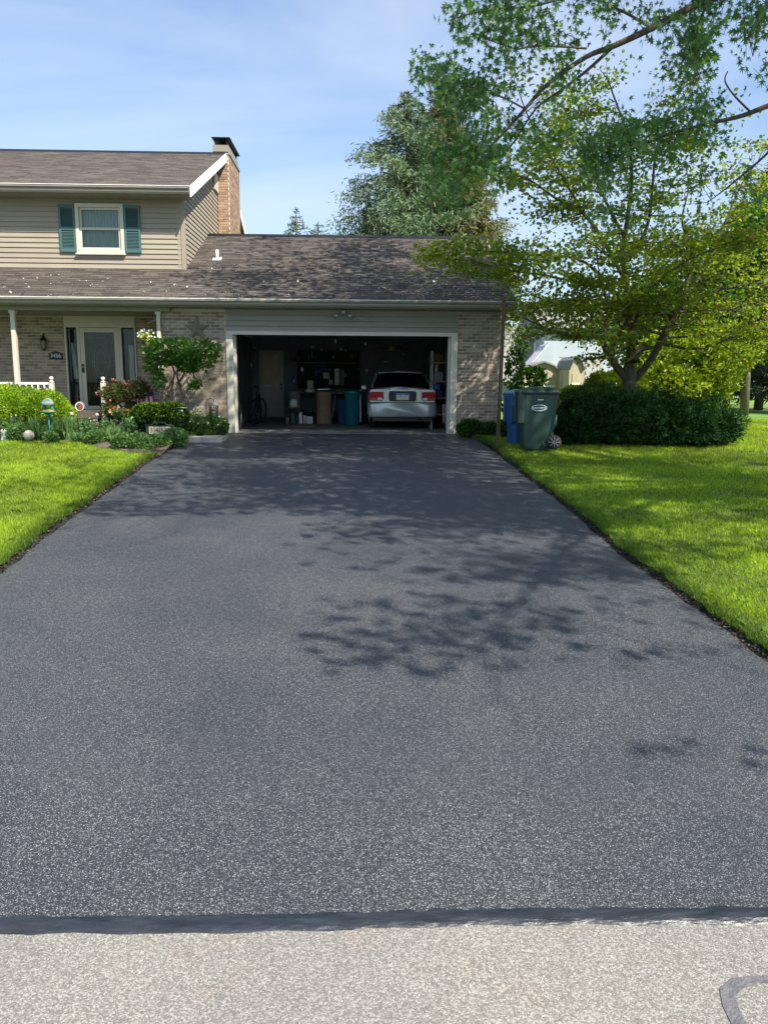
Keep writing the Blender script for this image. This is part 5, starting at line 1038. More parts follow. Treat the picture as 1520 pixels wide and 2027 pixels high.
pr = np.full(len(P), .55); dv = (LX > -3.2) & (LX < 3.4); pr[dv & (LY > 9)] = .70; pr[dv & (LY <= 9) & (LY > 6.3)] = .52; pr[dv & (LY <= 9) & (LX < -.6)] = .12; pr[dv & (LY <= 6.3)] = .25
pr[((LX - .7) / 1.1) ** 2 + ((LY - 5.2) / .8) ** 2 < 1] = .75; pr[(LY < 4.4)] = -.3; pr[((LX - 2.4) / .9) ** 2 + ((LY - 3.45) / .16) ** 2 < 1] = .62; pr[((LX - 1.9) / 1.3) ** 2 + ((LY - 4.75 + .08 * np.sin(LX * 4)) / .15) ** 2 < 1] = .7; pr[LX > 3.4] = .44; pr[(LX < -3.2)] = .42; pr[LY > 14.6] = .95
nd = lump(np.c_[LX * .75 + 2, LY * 2.2, LX * .2], 1.0, 2.3); keep &= (pr + .42 * nd + RNG.normal(0, .16, len(P))) > .5   # unseen crown pruned by where its shadows land, to place the shade
leaves('upper_foliage', 'maple_leaf', P[keep], .125, 'round', D[keep], .8, bm_, up=-.3, tint=RNG.uniform(0, 1, keep.sum()))
# boughs in view
vt = []; fol = []
def bough(pl, Y0, Y1, r0, r1):
    n = len(pl); pts = smooth([at(px, py, lerp(Y0, Y1, i / (n - 1))) for i, (px, py) in enumerate(pl)]); m = len(pts)
    tb.tube(pts, [lerp(r0, r1, i / (m - 1)) for i in range(m)], 7, caps=False); return pts
lead = [(9.1, 7.6, 4.6)]
A1 = bough([(1640, -130), (1500, -40), (1380, 8), (1290, 55), (1215, 90), (1160, 112), (1085, 165), (1030, 225), (985, 275), (950, 305)], 9.0, 9.0, .050, .008)
A2 = bough([(1215, 90), (1160, 140), (1110, 178), (1060, 215), (1010, 290), (965, 330)], 9.0, 9.4, .020, .006)
A3 = bough([(1680, 150), (1530, 205), (1470, 228), (1420, 240), (1370, 252), (1310, 270), (1240, 300), (1180, 330)], 8.6, 9.2, .032, .006)
A4 = bough([(1490, 225), (1455, 190), (1435, 160), (1440, 140)], 8.6, 8.6, .012, .006)
A5 = bough([(1700, 200), (1560, 270), (1500, 320), (1440, 370), (1400, 400)], 8.4, 9.0, .02, .005)
A6 = bough([(1160, 95), (1120, 92), (1060, 90), (1020, 95), (960, 75)], 9.0, 8.7, .012, .005)
A7 = bough([(1040, 215), (990, 190), (930, 175), (870, 160), (830, 160)], 9.0, 8.7, .012, .005)
A8 = bough([(1290, 55), (1230, 20), (1150, -10), (1060, 10), (960, 20), (900, 35)], 9.0, 8.6, .016, .005)
A9 = bough([(1400, 0), (1380, 60), (1370, 110), (1385, 150)], 9.0, 8.4, .016, .005)
A10 = bough([(1600, -60), (1520, 10), (1500, 60), (1490, 110)], 8.6, 8.2, .016, .005)
tb.tube([Vector((9.2, 7.5, 4.2)), Vector((8.2, 8, 5.6)), A1[0]], [.16, .10, .05], 8, caps=False); tb.tube([Vector((9.4, 7.3, 2.6)), Vector((7.4, 7.8, 3.9)), A3[0]], [.12, .07, .032], 8, caps=False); tb.tube([Vector((9.4, 7.3, 2.4)), Vector((7.0, 7.8, 3.3)), A5[0]], [.09, .05, .02], 7, caps=False); tb.tube([Vector((9.2, 7.5, 4.4)), Vector((7.8, 8, 5.4)), A10[0]], [.08, .05, .016], 7, caps=False)
BL = [A1, A2, A3, A5, A6, A7, A8, A9, A10]
allp = [q for b in BL for q in b]
blobs = [(905, 55, 40, 30, 5), (960, 40, 60, 45, 9), (1040, 25, 70, 40, 10), (1110, 60, 50, 30, 5), (990, 95, 60, 35, 8), (1170, 15, 60, 25, 5), (1050, 100, 50, 20, 3), (835, 165, 25, 18, 3), (870, 150, 40, 26, 6), (920, 180, 50, 40, 9), (960, 230, 50, 50, 10), (900, 240, 45, 50, 10), (860, 300, 55, 60, 8), (910, 330, 70, 60, 9), (850, 360, 40, 60, 5), (950, 300, 60, 60, 7), (1000, 150, 30, 40, 4), (1000, 340, 50, 30, 5), (890, 410, 40, 30, 5),
         (1330, 60, 55, 40, 9), (1375, 110, 40, 45, 9), (1400, 20, 50, 30, 6), (1350, 150, 40, 40, 4), (1390, 180, 30, 40, 5), (1450, 20, 50, 35, 7), (1500, 70, 35, 40, 6), (1490, 120, 30, 20, 3), (1260, 30, 50, 30, 4), (1210, 240, 50, 40, 6), (1160, 270, 60, 40, 7), (1230, 300, 70, 50, 11), (1290, 270, 50, 40, 7), (1180, 340, 60, 40, 7), (1340, 320, 50, 40, 6), (1100, 300, 50, 40, 4), (1080, 140, 40, 30, 3), (1370, 240, 50, 30, 5), (1410, 290, 30, 30, 3), (1130, 190, 50, 40, 4), (1500, 380, 30, 30, 2), (1180, 450, 40, 20, 3), (1270, 420, 50, 25, 3)]
for px, py, rx, ry, n in blobs:
    for k in range(int(n * 1.6)):
        c = at(px + random.gauss(0, rx * .5), py + random.gauss(0, ry * .5), 8.8 + random.gauss(0, .45))
        q = min(allp, key=lambda v: (v - c).length_squared)
        q = q + (c - q) * 0
        mid = q.lerp(c, .55) + Vector((0, 0, .07)) ; pts = [q, mid, c] if (c - q).length < .9 else [c + (q - c).normalized() * .35 + Vector((0, 0, .06)), c.lerp(q, .12), c]
        if (c - q).length < .9: tb.tube(pts, [.004, .003, .002], 3, caps=False)
        else:
            q2 = q; tb.tube([q2, q2.lerp(c, .5) + Vector((random.uniform(-.1, .1), 0, .12)), c], [.005, .0035, .002], 3, caps=False)
        d = (c - mid); d = d.normalized() if d.length > 0 else Vector((0, 0, -1))
        for _ in range(17): fol.append((c - d * random.uniform(0, .40) + rv(.08), d))
tb.build('trunk', 'bark', bm_)
P = np.array([tuple(a) for a, _ in fol]); D = np.array([tuple(b) for _, b in fol])
leaves('foliage', 'maple_leaf', P, .078, 'maple', D * .35 + np.array([0, 0, -.55]), .42, bm_)
# ---- generic shrub
def shrub(name, label, cat, ells, n, size, shape, mat, up=.3, stems=5, spread=.5, inner=.25, lumps=0, group=None, tip=None, tipn=0, tipsize=.05, rough=.12, stemmat='bark', tipshape='round'):
    big = ells; ells = list(ells)
    for _ in range(lumps):
        q = random.choice(big); v = rv(1).normalized(); v.z = abs(v.z) * .9 if random.random() < .7 else v.z; k = random.uniform(.22, .5); ells.append((q[0] + v.x * q[3] * .88, q[1] + v.y * q[4] * .88, q[2] + v.z * q[5] * .9, q[3] * k, q[4] * k, q[5] * k))
    e = np.array(big); c = e[:, :3].mean(0); t = thing(name, label, cat, (c[0], c[1], zg(c[1])), group=group)
    P, N = shell(ells, n, inner, rough, zg(c[1]) - .02)
    cl = np.clip(.5 + .35 * lump(P, 4.5, 1) + RNG.normal(0, .2, len(P)), 0, 1)
    leaves('foliage', mat, P, size, shape, N, spread, t, tint=cl, up=up)
    P2, N2 = shell([(a, b, c_, d * .72, f * .72, g * .72) for a, b, c_, d, f, g in big], n // 4, .3, rough, zg(c[1]))
    leaves('inner_foliage', mat, P2, np.mean(size) * 1.6, 'round', N2, .8, t)
    if tip:
        P3, N3 = shell(ells, tipn * 3, .05, rough, e[:, 2].mean()); k = RNG.choice(len(P3), min(tipn, len(P3)), False); leaves('flowers', tip, P3[k] + N3[k] * .02, tipsize, tipshape, N3[k], .5, t, flatn=.5, kind='stuff')
    m = MB()
    for k in range(stems):
        q = big[k % len(big)]; b = Vector((q[0] + random.uniform(-.3, .3) * q[3], q[1] + random.uniform(-.3, .3) * q[4], zg(q[1]) - .02)); d = Vector((q[0] + random.uniform(-.6, .6) * q[3], q[1] + random.uniform(-.5, .5) * q[4], q[2] + q[5] * .45))
        m.tube([b, b.lerp(d, .5) + rv(.04), d], [.022, .014, .006], 5)
    m.build('stem', stemmat, t); return t
def EL(px, py, Y, rx, ry, dy=None):
    c = at(px, py, Y); s = Y / F; return (c.x, c.y, c.z, rx * s, (dy or rx * s), ry * s)
# dark yews right of the bins
shrub('yew_bush', 'dark green yew bush directly beside the green bin', 'bush', [EL(1150, 832, 15.4, 72, 62, .8), EL(1215, 830, 15.3, 80, 62, .85), EL(1120, 850, 15.3, 45, 45, .6)], 30000, .06, 'needle', 'yew_leaf', .35, 8, .55, rough=.2, lumps=26)
shrub('yew_bush', 'dark green yew bush at the right end of the planting with ragged branch tips', 'bush', [EL(1300, 838, 15.2, 90, 62, .9), EL(1372, 844, 15.2, 70, 54, .8), EL(1420, 842, 15.2, 44, 34, .5)], 36000, .06, 'needle', 'yew_leaf', .35, 8, .55, rough=.25, lumps=34)
shrub('golden_shrub', 'bright yellow green shrub glowing in sun behind the maple trunk', 'shrub', [EL(1310, 765, 19.5, 95, 60, 1.1), EL(1390, 745, 19.5, 72, 85, 1.0), EL(1225, 775, 19, 60, 45, .7), EL(1350, 700, 20, 80, 60, .9), EL(1430, 700, 20.5, 60, 60, .8)], 20000, .11, 'diamond', 'gold_leaf', .2, 9, .8, inner=.5, rough=.3, lumps=30)
shrub('garage_side_shrub', 'young leafy shrub growing beside the wooden post against the neighbour house', 'shrub', [EL(1020, 730, 20, 22, 50, .35), EL(1030, 690, 20, 14, 28, .25), EL(1060, 745, 20, 26, 22, .4), EL(1020, 800, 20, 28, 30, .5), EL(1075, 785, 20, 40, 14, .5)], 1500, .085, 'round', 'dogwood_leaf', .3, 5, .7, inner=.7, rough=.3)
shrub('low_yellow_shrub', 'small yellow green shrub peeking above the yews by the tan shed', 'shrub', [EL(1140, 782, 18, 34, 18, .5), EL(1185, 765, 18.6, 25, 30, .4)], 3200, .06, 'diamond', 'gold_leaf', .3, 4, .6)
shrub('ground_ivy', 'low dark ivy patch at the foot of the brick right of the garage door', 'ivy', [EL(930, 850, 16.7, 26, 18, .22), EL(968, 856, 16.6, 26, 18, .25), EL(1005, 850, 16.3, 20, 20, .3)], 3200, .06, 'round', 'dark_shrub_leaf', .3, 4, .7)
# left side: hedge, azalea, box hedge and others
shrub('rounded_hedge', 'bright yellow green rounded hedge before the porch railing', 'hedge', [EL(20, 812, 16.4, 78, 50, .55), EL(85, 815, 16.4, 58, 42, .5), EL(-60, 810, 16.4, 80, 52, .55), EL(122, 822, 16.4, 26, 28, .35)], 30000, .038, 'round', 'privet_leaf', .5, 8, .5, tip='peach_petal', tipn=26, tipsize=.05, rough=.05)
shrub('azalea_bush', 'leggy azalea bush with fading pink flowers right of the storm door', 'azalea', [EL(235, 778, 16.5, 32, 20, .35), EL(270, 772, 16.6, 26, 18, .35), EL(222, 810, 16.4, 20, 22, .3), EL(262, 815, 16.6, 22, 22, .3)], 5200, .042, 'round', 'azalea_leaf', .2, 9, .7, inner=.6, tip='pink_petal', tipn=190, tipsize=.042, rough=.25, stemmat='pale_bark')
shrub('flowering_pot_plant', 'small plant with orange and white flowers at the foot of the azalea', 'potted flowers', [EL(236, 817, 16.1, 14, 8, .15)], 300, .04, 'round', 'perennial_leaf', .4, 2, .6, tip='peach_petal', tipn=60, tipsize=.05)
shrub('clipped_hedge', 'low clipped green hedge with bright new tips behind the number sign', 'hedge', [EL(295, 826, 16.0, 36, 26, .4), EL(342, 824, 16.1, 32, 26, .4)], 12000, .036, 'round', 'dark_shrub_leaf', .5, 6, .5, tip='privet_leaf', tipn=600, tipsize=.04, rough=.06)
shrub('variegated_shrub', 'cream and green variegated low shrub at the driveway corner of the garage', 'shrub', [EL(388, 846, 16.4, 28, 20, .3), EL(424, 845, 16.5, 26, 20, .3)], 4600, .062, 'round', 'varieg_leaf', .3, 4, .7, tip='white_petal', tipn=70, tipsize=.05)
shrub('white_bloom_cluster', 'pale cluster of white blooms just above the variegated shrub', 'flowers', [EL(392, 819, 16.45, 11, 9, .12)], 60, .04, 'round', 'perennial_leaf', .4, 2, .6, tip='white_petal', tipn=110, tipsize=.05)
# small flat topped dogwood against the brick
dg = thing('flat_topped_tree', 'small flat topped ornamental tree with crooked dark stems against the brick by the star', 'tree', (X_(355, 16.3), 16.3, zg(16.3)))
m = MB(); dt = []
for pl in ([(352, 815), (358, 770), (350, 740), (362, 715), (390, 700), (420, 690)], [(350, 812), (340, 770), (345, 735), (330, 712), (300, 705)], [(354, 800), (372, 770), (385, 750), (380, 728), (392, 712)], [(352, 760), (366, 735), (360, 710), (350, 690)], [(320, 800), (322, 760), (318, 730), (322, 712)], [(350, 800), (335, 785), (322, 778)], [(372, 770), (390, 765), (400, 755)]):
    pts = smooth([at(px, py, 16.3 + random.uniform(-.15, .15)) for px, py in pl]); k = len(pts); m.tube(pts, [lerp(.026, .008, i / (k - 1)) for i in range(k)], 6, caps=False)
    for _ in range(5): q, ax = along(pts, random.uniform(.7, 1)); grow(m, dt, q, Vector((random.uniform(-1, 1), random.uniform(-.6, .4), .35)), .35, .008, 0, 0, .5, 3)
m.build('stem', 'bark', dg)
P, N = shell([EL(365, 686, 16.3, 62, 15, .45), EL(315, 692, 16.3, 30, 16, .35), EL(408, 700, 16.3, 30, 18, .35), EL(345, 708, 16.3, 48, 15, .4), EL(305, 722, 16.3, 16, 18, .25), EL(375, 725, 16.3, 30, 12, .3), EL(312, 752, 16.3, 10, 16, .2), EL(385, 762, 16.2, 12, 7, .15)], 3600, .8, .4)
leaves('foliage', 'dogwood_leaf', P, .072, 'round', N, .6, dg, up=.1, tint=np.clip(.5 + .3 * lump(P, 5) + RNG.normal(0, .2, len(P)), 0, 1))
# basket flowers
P, N = shell([EL(291, 668, YG - .1, 11, 7, .13)], 260, .4); leaves('foliage', 'perennial_leaf', P, .05, 'round', N, .6, hb_)
P, N = shell([EL(291, 663, YG - .12, 13, 8, .14)], 80, .2); leaves('blossoms', 'white_petal', P, .055, 'round', N, .5, hb_, flatn=.5)
P, N = shell([EL(289, 668, YG - .2, 6, 5, .08)], 50, .2); leaves('blossoms', 'yellow_petal', P, .05, 'round', N, .5, hb_, flatn=.5)
# perennials in the bed: each clump a plant
pn = 0
def clump(px, py, Y, w, h, kind, label):
    c = at(px, py, Y); x = c.x; z0 = zg(Y) + .06; s = Y / F; W_, H_ = w * s, h * s
    t = thing({'strap': 'lily_clump', 'mound': 'perennial_mound', 'tall': 'tall_perennial'}[kind], label, 'plant', (x, Y, z0))
    if kind == 'strap':
        n = 170; a = RNG.uniform(0, 6.28, n); r = np.abs(RNG.normal(0, W_ * .22, n)); P = np.c_[x + r * np.cos(a), Y + r * np.sin(a) * .8, np.full(n, z0 - .02)]
        leaves('blades', 'lily_leaf', P, H_ * 1.0, 'strap', np.c_[np.cos(a) * .35, np.sin(a) * .35, np.ones(n)], .22, t)
        n = 60; a = RNG.uniform(0, 6.28, n); leaves('arching_blades', 'lily_leaf', np.c_[x + W_ * .25 * np.cos(a), Y + W_ * .2 * np.sin(a), np.full(n, z0 + H_ * .4)], H_ * .55, 'strap', np.c_[np.cos(a), np.sin(a), np.full(n, -.2)], .2, t)
    elif kind == 'mound':
        P, N = shell([(x, Y, z0 + H_ * .35, W_ * .5, W_ * .4, H_ * .6)], 1400, .4, .2, z0 - .02); leaves('foliage', 'perennial_leaf', P, .055, 'diamond', N, .6, t, up=.5)
    else:
        for k in range(1):
            n = 14; xs_ = RNG.normal(x, W_ * .25, n); ys_ = RNG.normal(Y, W_ * .2, n); m = MB()
            Q = []
            for u, v in zip(xs_, ys_):
                hh = H_ * random.uniform(.7, 1.1); m.tube([(u, v, z0 - .05), (u + random.gauss(0, .03), v, z0 + hh)], .005, 4); Q += [(u + random.gauss(0, .03), v + random.gauss(0, .03), z0 + hh * random.random()) for _ in range(26)]
            m.build('stem', 'bin_green', t); leaves('foliage', 'perennial_leaf', np.array(Q), .07, 'diamond', np.array([[0, 0, .5]]), .7, t)
            leaves('buds', 'white_petal', np.array([q for q in Q if q[2] > z0 + H_ * .8][:12] or [Q[0]]), .03, 'round', np.array([[0, 0, 1]]), .5, t, kind='stuff')
    return t
for a in [(20, 835, 15.6, 34, 40, 'tall', 'tall thin stemmed perennial before the left part of the rounded hedge'), (38, 852, 15.3, 44, 34, 'mound', 'grey green perennial mound left of the stone ball'), (78, 850, 15.4, 40, 40, 'strap', 'strap leaved clump between the stone ball and the teal ornament'), (124, 845, 15.6, 44, 44, 'strap', 'dense daylily clump right of the teal ornament'), (150, 850, 15.7, 36, 36, 'strap', 'daylily clump in front of the round plaque'), (176, 850, 15.5, 36, 38, 'tall', 'tall stems in front of the porch step'), (190, 872, 14.9, 36, 24, 'mound', 'low glossy mound at the front below the small grey figure'), (226, 866, 15.0, 36, 32, 'strap', 'pale strap clump right of the small grey figure'), (244, 880, 14.35, 44, 27, 'mound', 'rounded green mound at the bed front, left of the pair'), (276, 882, 14.25, 50, 27, 'mound', 'rounded green mound at the bed front, centre'), (314, 874, 14.5, 50, 25, 'mound', 'rounded green mound directly below the number sign'), (346, 876, 14.9, 46, 28, 'mound', 'rounded green mound at the right tip of the bed'), (252, 850, 15.5, 30, 40, 'tall', 'tall stemmed plant left of the cream solar globe'), (212, 842, 15.9, 26, 34, 'tall', 'leafy stems below the azalea bush'), (100, 868, 14.9, 26, 20, 'mound', 'small low mound in front of the teal ornament'), (154, 872, 15.0, 26, 22, 'strap', 'short strap clump at the lawn edge before the porch step'), (-8, 850, 15.5, 36, 34, 'mound', 'leafy mound at the far left end of the bed')]: clump(*a)
# ---- conifers behind the garage
def conifer(name, label, px, Y, H, R, mat, n=46, dens=60, z0=0.0, top=.04, needle=.16, droop=.35, low=.08):
    x = X_(px, Y); t = thing(name, label, 'tree', (x, Y, z0)); m = MB(); m.tube([(x, Y, z0 - .1), (x + .05, Y, z0 + H * .5), (x, Y, z0 + H)], [H * .018, H * .011, .02], 8); P = []; D = []
    for k in range(n):
        f = (k + random.random()) / n; z = z0 + H * (low + (1 - low) * f); L = R * (1 - f) ** .75 * random.uniform(.65, 1.15) + top; a = random.uniform(0, 6.283)
        for q in range(3):
            a += 2.09 + random.uniform(-.4, .4); Lq = L * random.uniform(.75, 1.1); e = Vector((x + Lq * math.cos(a), Y + Lq * math.sin(a), z - droop * Lq * .5 + .16 * Lq)); s = Vector((x, Y, z)); mid = s.lerp(e, .5) + Vector((0, 0, -.06 * Lq)); m.tube([s, mid, e], [.03, .018, .006], 3, caps=False)
            c = max(6, int(dens * Lq / R * 2.4))
            for _ in range(c):
                u = random.random() ** .7; w = s.lerp(e, u); sd = (1 - u * .5) * Lq * .22; P.append((w.x + random.gauss(0, sd * .6), w.y + random.gauss(0, sd * .6), w.z - abs(random.gauss(0, .10 + .05 * Lq)))); D.append((math.cos(a) * .5, math.sin(a) * .5, .15 if droop < .3 else -.25))
    m.build('trunk', 'bark', t); P = np.array(P); leaves('crown', mat, P, needle * .68, 'needle4', np.array(D), .55, t, tint=np.clip(.5 + .3 * lump(P, 1.3) + RNG.normal(0, .2, len(P)), 0, 1)); return t
SHAPES['needle4'] = ([(-.10, 0, 0), (.10, 0, 0), (.15, .8, .05), (0, 1.5, 0), (-.15, .8, .05)], [(0, 1, 2, 3, 4)])
conifer('blue_spruce_tree', 'tall grey green conifer, left and bluest of the group behind the garage roof', 800, 30, 11.6, 5.0, 'spruce_leaf', 90, 170, needle=.17, low=.25)
conifer('spruce_tree', 'tallest drooping conifer in the middle of the group behind the garage', 868, 32, 12.8, 3.6, 'dry_spruce_leaf', 90, 150, needle=.18, low=.3)
conifer('cypress_tree', 'olive brown conifer, rightmost of the group behind the garage roof', 918, 30, 10.0, 2.2, 'dry_spruce_leaf', 80, 150, needle=.17, low=.4)
conifer('spruce_tree', 'low bushy conifer at the left foot of the group behind the roof', 730, 31, 8.2, 3.0, 'spruce_leaf', 46, 80)
conifer('pine_tree', 'small light green conifer top poking above the ridge by itself', 590, 34, 8.3, 3.2, 'distant_leaf', 40, 60, droop=.1)
conifer('pine_tree', 'second small conifer top right of the light green one above the ridge', 632, 35, 8.0, 3.0, 'distant_leaf', 36, 50, droop=.1)
conifer('dark_spruce_tree', 'tall dark spruce at the right edge of the view beyond the lawn', 1505, 34, 11.5, 3.0, 'black_spruce_leaf', 60, 130, needle=.22)
conifer('dark_spruce_tree', 'dark spruce behind the pale tree trunk near the right edge', 1440, 40, 10.5, 3.0, 'black_spruce_leaf', 56, 110, needle=.22)
conifer('dark_spruce_tree', 'shadowy spruce outside the lawn at the far right corner', 1580, 30, 9.5, 2.8, 'black_spruce_leaf', 50, 110, needle=.22)
# leafy trees beyond
def leafy(name, label, px, Y, cz, R, mat, n=5000, size=.2, zb=0):
    x = X_(px, Y); t = thing(name, label, 'tree', (x, Y, zb)); ells = [(x + random.gauss(0, R * .45), Y + random.gauss(0, R * .3), cz + random.gauss(0, R * .4), R * random.uniform(.4, .65), R * .5, R * random.uniform(.35, .6)) for _ in range(7)]
    P, N = shell(ells, n, .5, .25); leaves('crown', mat, P, size, 'round', N, .7, t, tint=np.clip(.5 + .35 * lump(P, 1.5) + RNG.normal(0, .2, len(P)), 0, 1)); m = MB(); m.tube([(x, Y, zb - .1), (x + .05, Y, cz * .5), (x, Y, cz)], [R * .06, R * .045, .05], 8)
    for e in ells[:5]: m.tube([(x, Y, cz * .6), (e[0], e[1], e[2])], [R * .04, .02], 5)
    m.build('trunk', 'pale_bark', t); return t
leafy('broadleaf_tree', 'bright green broadleaf tree behind the layered maple at the right edge', 1545, 26, 4.9, 1.8, 'dogwood_leaf', 9000, .14)
leafy('broadleaf_tree', 'green tree crown in sun behind the layered maple', 1400, 27, 3.5, 2.0, 'dogwood_leaf', 12000, .14)
leafy('broadleaf_tree', 'dim green tree between neighbour house and dark spruces', 1330, 38, 3.6, 2.6, 'distant_leaf', 9000, .2)
x = X_(1478, 28); m = MB(); m.tube([(x, 28, -.1), (x - .05, 28, 2), (x + .1, 28, 4.4)], [.16, .14, .10], 10); m.tube([(x + .03, 28, 3), (x + .9, 28, 4.2)], [.06, .03], 6); solo('bare_tree_trunk', m, 'pale_bark', 'pale bare tree trunk standing in sunlight at the edge of the far lawn', 'tree trunk', (x, 28, -.1))
# far wood closing the horizon
P = np.c_[RNG.uniform(-70, 120, 26000), RNG.uniform(80, 92, 26000), np.zeros(26000)]; hh = 5.2 + 1.6 * lump(P * .22, 1, 2) + 1.0 * lump(P, .5); P[:, 2] = RNG.uniform(0, 1, len(P)) ** .7 * hh
leaves('far_wood', 'distant_leaf', P, .9, 'round', np.array([[0, -.3, .5]]), .7, kind='stuff', label='distant belt of trees closing the horizon', cat='trees')
# ------------------------------------------------------------ neighbours
nh = thing('neighbour_house', 'pale blue white sided neighbour house with grey roofs seen through the branches', 'house', (X_(1120, 48), 50, 0))
Yn = 48; q = lambda px, py, Y=Yn: at(px, py, Y)
x0, x1 = q(1076, 700).x, q(1320, 700).x; zt_ = q(1130, 648).z; zmid = q(1130, 716).z
m = MB(); m.box(x0, x1, Yn, Yn + 8, -.2, zt_); w_ = m.build('wall', 'far_siding', nh)
m = MB(); m.hexa([(x0 - .3, Yn - .5, zt_ - .05), (x1 + .3, Yn - .5, zt_ - .05), (x1 + .3, Yn + 8.4, zt_ - .05), (x0 - .3, Yn + 8.4, zt_ - .05), (x0 - .3, Yn + 3.9, zt_ + 1.9), (x1 + .3, Yn + 3.9, zt_ + 1.9), (x1 + .3, Yn + 4.0, zt_ + 1.9), (x0 - .3, Yn + 4.0, zt_ + 1.9)]); m.build('roof', 'far_roof', nh)
lx0, lx1 = q(960, 700).x, x0; ez = q(1020, 752).z; rz_ = q(1020, 640).z
m = MB(); m.box(lx0, lx1, Yn + .2, Yn + 8, -.2, ez); m.build('wall', 'far_siding', nh)
m = MB(); m.hexa([(lx0 - .3, Yn - .4, ez - .1), (lx1, Yn - .4, ez - .1), (lx1, Yn + 8.4, ez - .1), (lx0 - .3, Yn + 8.4, ez - .1), (lx0 - .3, Yn + 3.5, rz_), (lx1, Yn + 3.5, rz_), (lx1, Yn + 3.8, rz_), (lx0 - .3, Yn + 3.8, rz_)]); rf_ = m.build('roof', 'far_roof', nh)
p_ = q(1059, 688, Yn + .8); m = MB(); m.tube([(p_.x, p_.y, p_.z - .6), (p_.x, p_.y, p_.z + .35)], .07, 8); m.build('vent_pipe', 'white_trim', rf_)
a, b = q(1049, 728, Yn - 2), q(1084, 683, Yn - 2); m = MB(); m.prism([(a.x, 0), (b.x + .3, 0), (b.x + .3, b.z + .1), (b.x - .1, b.z), (a.x, a.z)], Yn - 2, Yn - .01); pr = m.build('side_porch', 'far_siding', nh)
m = MB(); m.hexa([(a.x - .1, Yn - 2.1, a.z + .02), (b.x + .05, Yn - 2.1, b.z + .03), (b.x + .05, Yn, b.z + .03), (a.x - .1, Yn, a.z + .02), (a.x - .1, Yn - 2.1, a.z + .1), (b.x + .05, Yn - 2.1, b.z + .11), (b.x + .05, Yn, b.z + .11), (a.x - .1, Yn, a.z + .1)]); m.build('porch_roof', 'white_trim', pr)
for (u0, u1, v0, v1) in ((1147, 1163, 659, 683), (1117, 1131, 718, 760), (1205, 1222, 659, 683), (1290, 1306, 659, 683)):
    a, b = q(u0, v1), q(u1, v0); m = MB(); m.box(a.x - .06, b.x + .06, Yn - .05, Yn - .002, a.z - .06, b.z + .06); wn_ = m.build('window', 'white_trim', nh); m = MB(); m.box(a.x, b.x, Yn - .07, Yn - .052, a.z, (a.z + b.z) / 2 - .03); m.box(a.x, b.x, Yn - .07, Yn - .052, (a.z + b.z) / 2 + .03, b.z); m.build('pane', 'pane_glass', wn_)
m = MB(); c0, c1 = q(1136, 606, Yn + 4), q(1156, 590, Yn + 4); m.box(c0.x, c1.x, Yn + 3.6, Yn + 4.4, c0.z - .6, c1.z); m.build('chimney', 'far_roof', nh)
def shed(x0p, x1p, pye, pyt, Y, mat, label, dep=2.4, gamb=True):
    a, b = at(x0p, pye, Y), at(x1p, pye, Y); t_ = at((x0p + x1p) / 2, pyt, Y); s = thing('garden_shed', label, 'shed', ((a.x + b.x) / 2, Y + dep / 2, 0)); cx = (a.x + b.x) / 2; w = b.x - a.x
    prof = [(a.x, -.1), (b.x, -.1), (b.x, a.z), (lerp(cx, b.x, .55), lerp(a.z, t_.z, .68)), (cx, t_.z), (lerp(cx, a.x, .55), lerp(a.z, t_.z, .68)), (a.x, a.z)]
    m = MB(); m.prism(prof, Y, Y + dep); m.build('wall', mat, s); m = MB(); R = prof[2:]
    for u, v in zip(R[:-1], R[1:]): m.hexa([(u[0], Y - .15, u[1]), (v[0], Y - .15, v[1]), (v[0], Y + dep + .1, v[1]), (u[0], Y + dep + .1, u[1]), (u[0], Y - .15, u[1] + .07), (v[0], Y - .15, v[1] + .07), (v[0], Y + dep + .1, v[1] + .07), (u[0], Y + dep + .1, u[1] + .07)])
    m.build('roof', 'far_roof', s); m = MB()
    for k in range(2): m.box(cx - w * .3 + k * w * .305, cx - w * .3 + k * w * .305 + w * .295, Y - .03, Y - .002, 0, a.z * .92)
    m.build('door', mat, s); m = MB(); m.box(cx - w * .32, cx + w * .32, Y - .045, Y - .032, a.z * .62, a.z * .62 + .10); m.build('white_panel' if not gamb else 'door_trim', 'white_trim', s); return s
shed(1038, 1112, 740, 717, 36, 'shed_pale', 'pale tan barn roofed shed left of the blue tarp', gamb=False)
shed(1127, 1156, 732, 707, 34, 'shed_tan', 'narrow olive tan shed with a white panel right of the blue tarp')
a, b = at(1113, 766, 35), at(1126, 737, 35); m = MB(); m.lathe(((a.x + b.x) / 2, 35.2, a.z), [(0, 0), ((b.x - a.x) / 2, 0), ((b.x - a.x) / 2 * 1.05, .3 * (b.z - a.z)), ((b.x - a.x) / 2 * .95, .9 * (b.z - a.z)), (.04, b.z - a.z), (0, b.z - a.z)], 9, False); solo('blue_tarp', m, 'vivid_blue', 'vivid blue tarp covered stack between the two sheds', 'tarp')
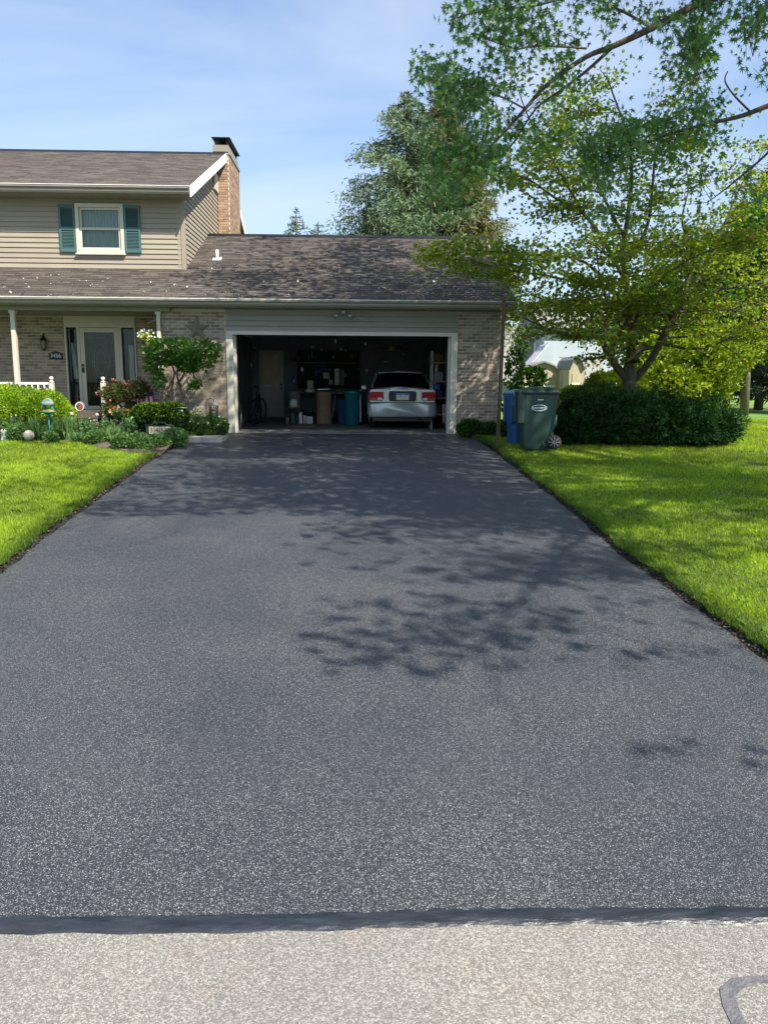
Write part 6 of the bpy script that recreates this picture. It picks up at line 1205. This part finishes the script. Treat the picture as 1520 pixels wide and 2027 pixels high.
fn = thing('slatted_fence', 'pale slatted fence panel right of the narrow shed', 'fence', (X_(1172, 34), 34.5, 0)); a, b = at(1157, 778, 34.5), at(1190, 712, 34.5)
m = MB()
for x in (a.x, (a.x + b.x) / 2, b.x): m = MB(); m.box(x - .04, x + .04, 34.5, 34.58, -.1, b.z); m.build('post', 'shed_pale', fn)
for k in range(9): z = lerp(.1, b.z - .1, k / 8); m = MB(); m.box(a.x, b.x, 34.46, 34.49, z, z + .10); m.build('slat', 'shed_pale', fn)
h2 = thing('far_house', 'small pale blue house corner visible beside the bare tree trunk', 'house', (X_(1462, 60), 62, .1)); a, b = at(1452, 778, 60), at(1500, 715, 60)
m = MB(); m.box(a.x, b.x, 60, 66, 0, b.z); m.build('wall', 'far_siding', h2); m = MB(); m.hexa([(a.x - .3, 59.6, b.z), (b.x + .3, 59.6, b.z), (b.x + .3, 66.4, b.z), (a.x - .3, 66.4, b.z), (a.x - .3, 62.9, b.z + 1.6), (b.x + .3, 62.9, b.z + 1.6), (b.x + .3, 63.1, b.z + 1.6), (a.x - .3, 63.1, b.z + 1.6)]); m.build('roof', 'far_roof', h2)
m = MB(); c = at(1462, 745, 60); m.box(c.x - .3, c.x + .3, 59.95, 59.998, c.z - .8, c.z + .5); m.build('window', 'pane_glass', h2)
GR = {'bush': 'dark yews beside the bins', 'plant': 'perennials in the bed before the porch', 'wheeled_bin': 'wheeled bins beside the driveway', 'garden light': 'solar lights in the bed', 'edging picket': 'white pickets at the bed end', 'trash can': 'trash cans in the garage', 'shed': 'sheds behind the garage corner', 'bin': 'wheeled bins beside the driveway', 'carton': 'small containers on the garage floor', 'jug': 'small containers on the garage floor', 'bottle': 'small containers on the garage floor'}
for o in bpy.data.objects:
    if 'world' in o: del o['world']
    if 'category' in o and o['category'] in GR: o['group'] = GR[o['category']]
    if o.name.startswith(('blue_spruce', 'spruce_tree', 'cypress', 'pine_tree')): o['group'] = 'conifers behind the garage roof'
    if o.name.startswith('dark_spruce'): o['group'] = 'dark spruces beyond the right lawn'
    if o.name.startswith('broadleaf_tree'): o['group'] = 'leafy trees beyond the right lawn'
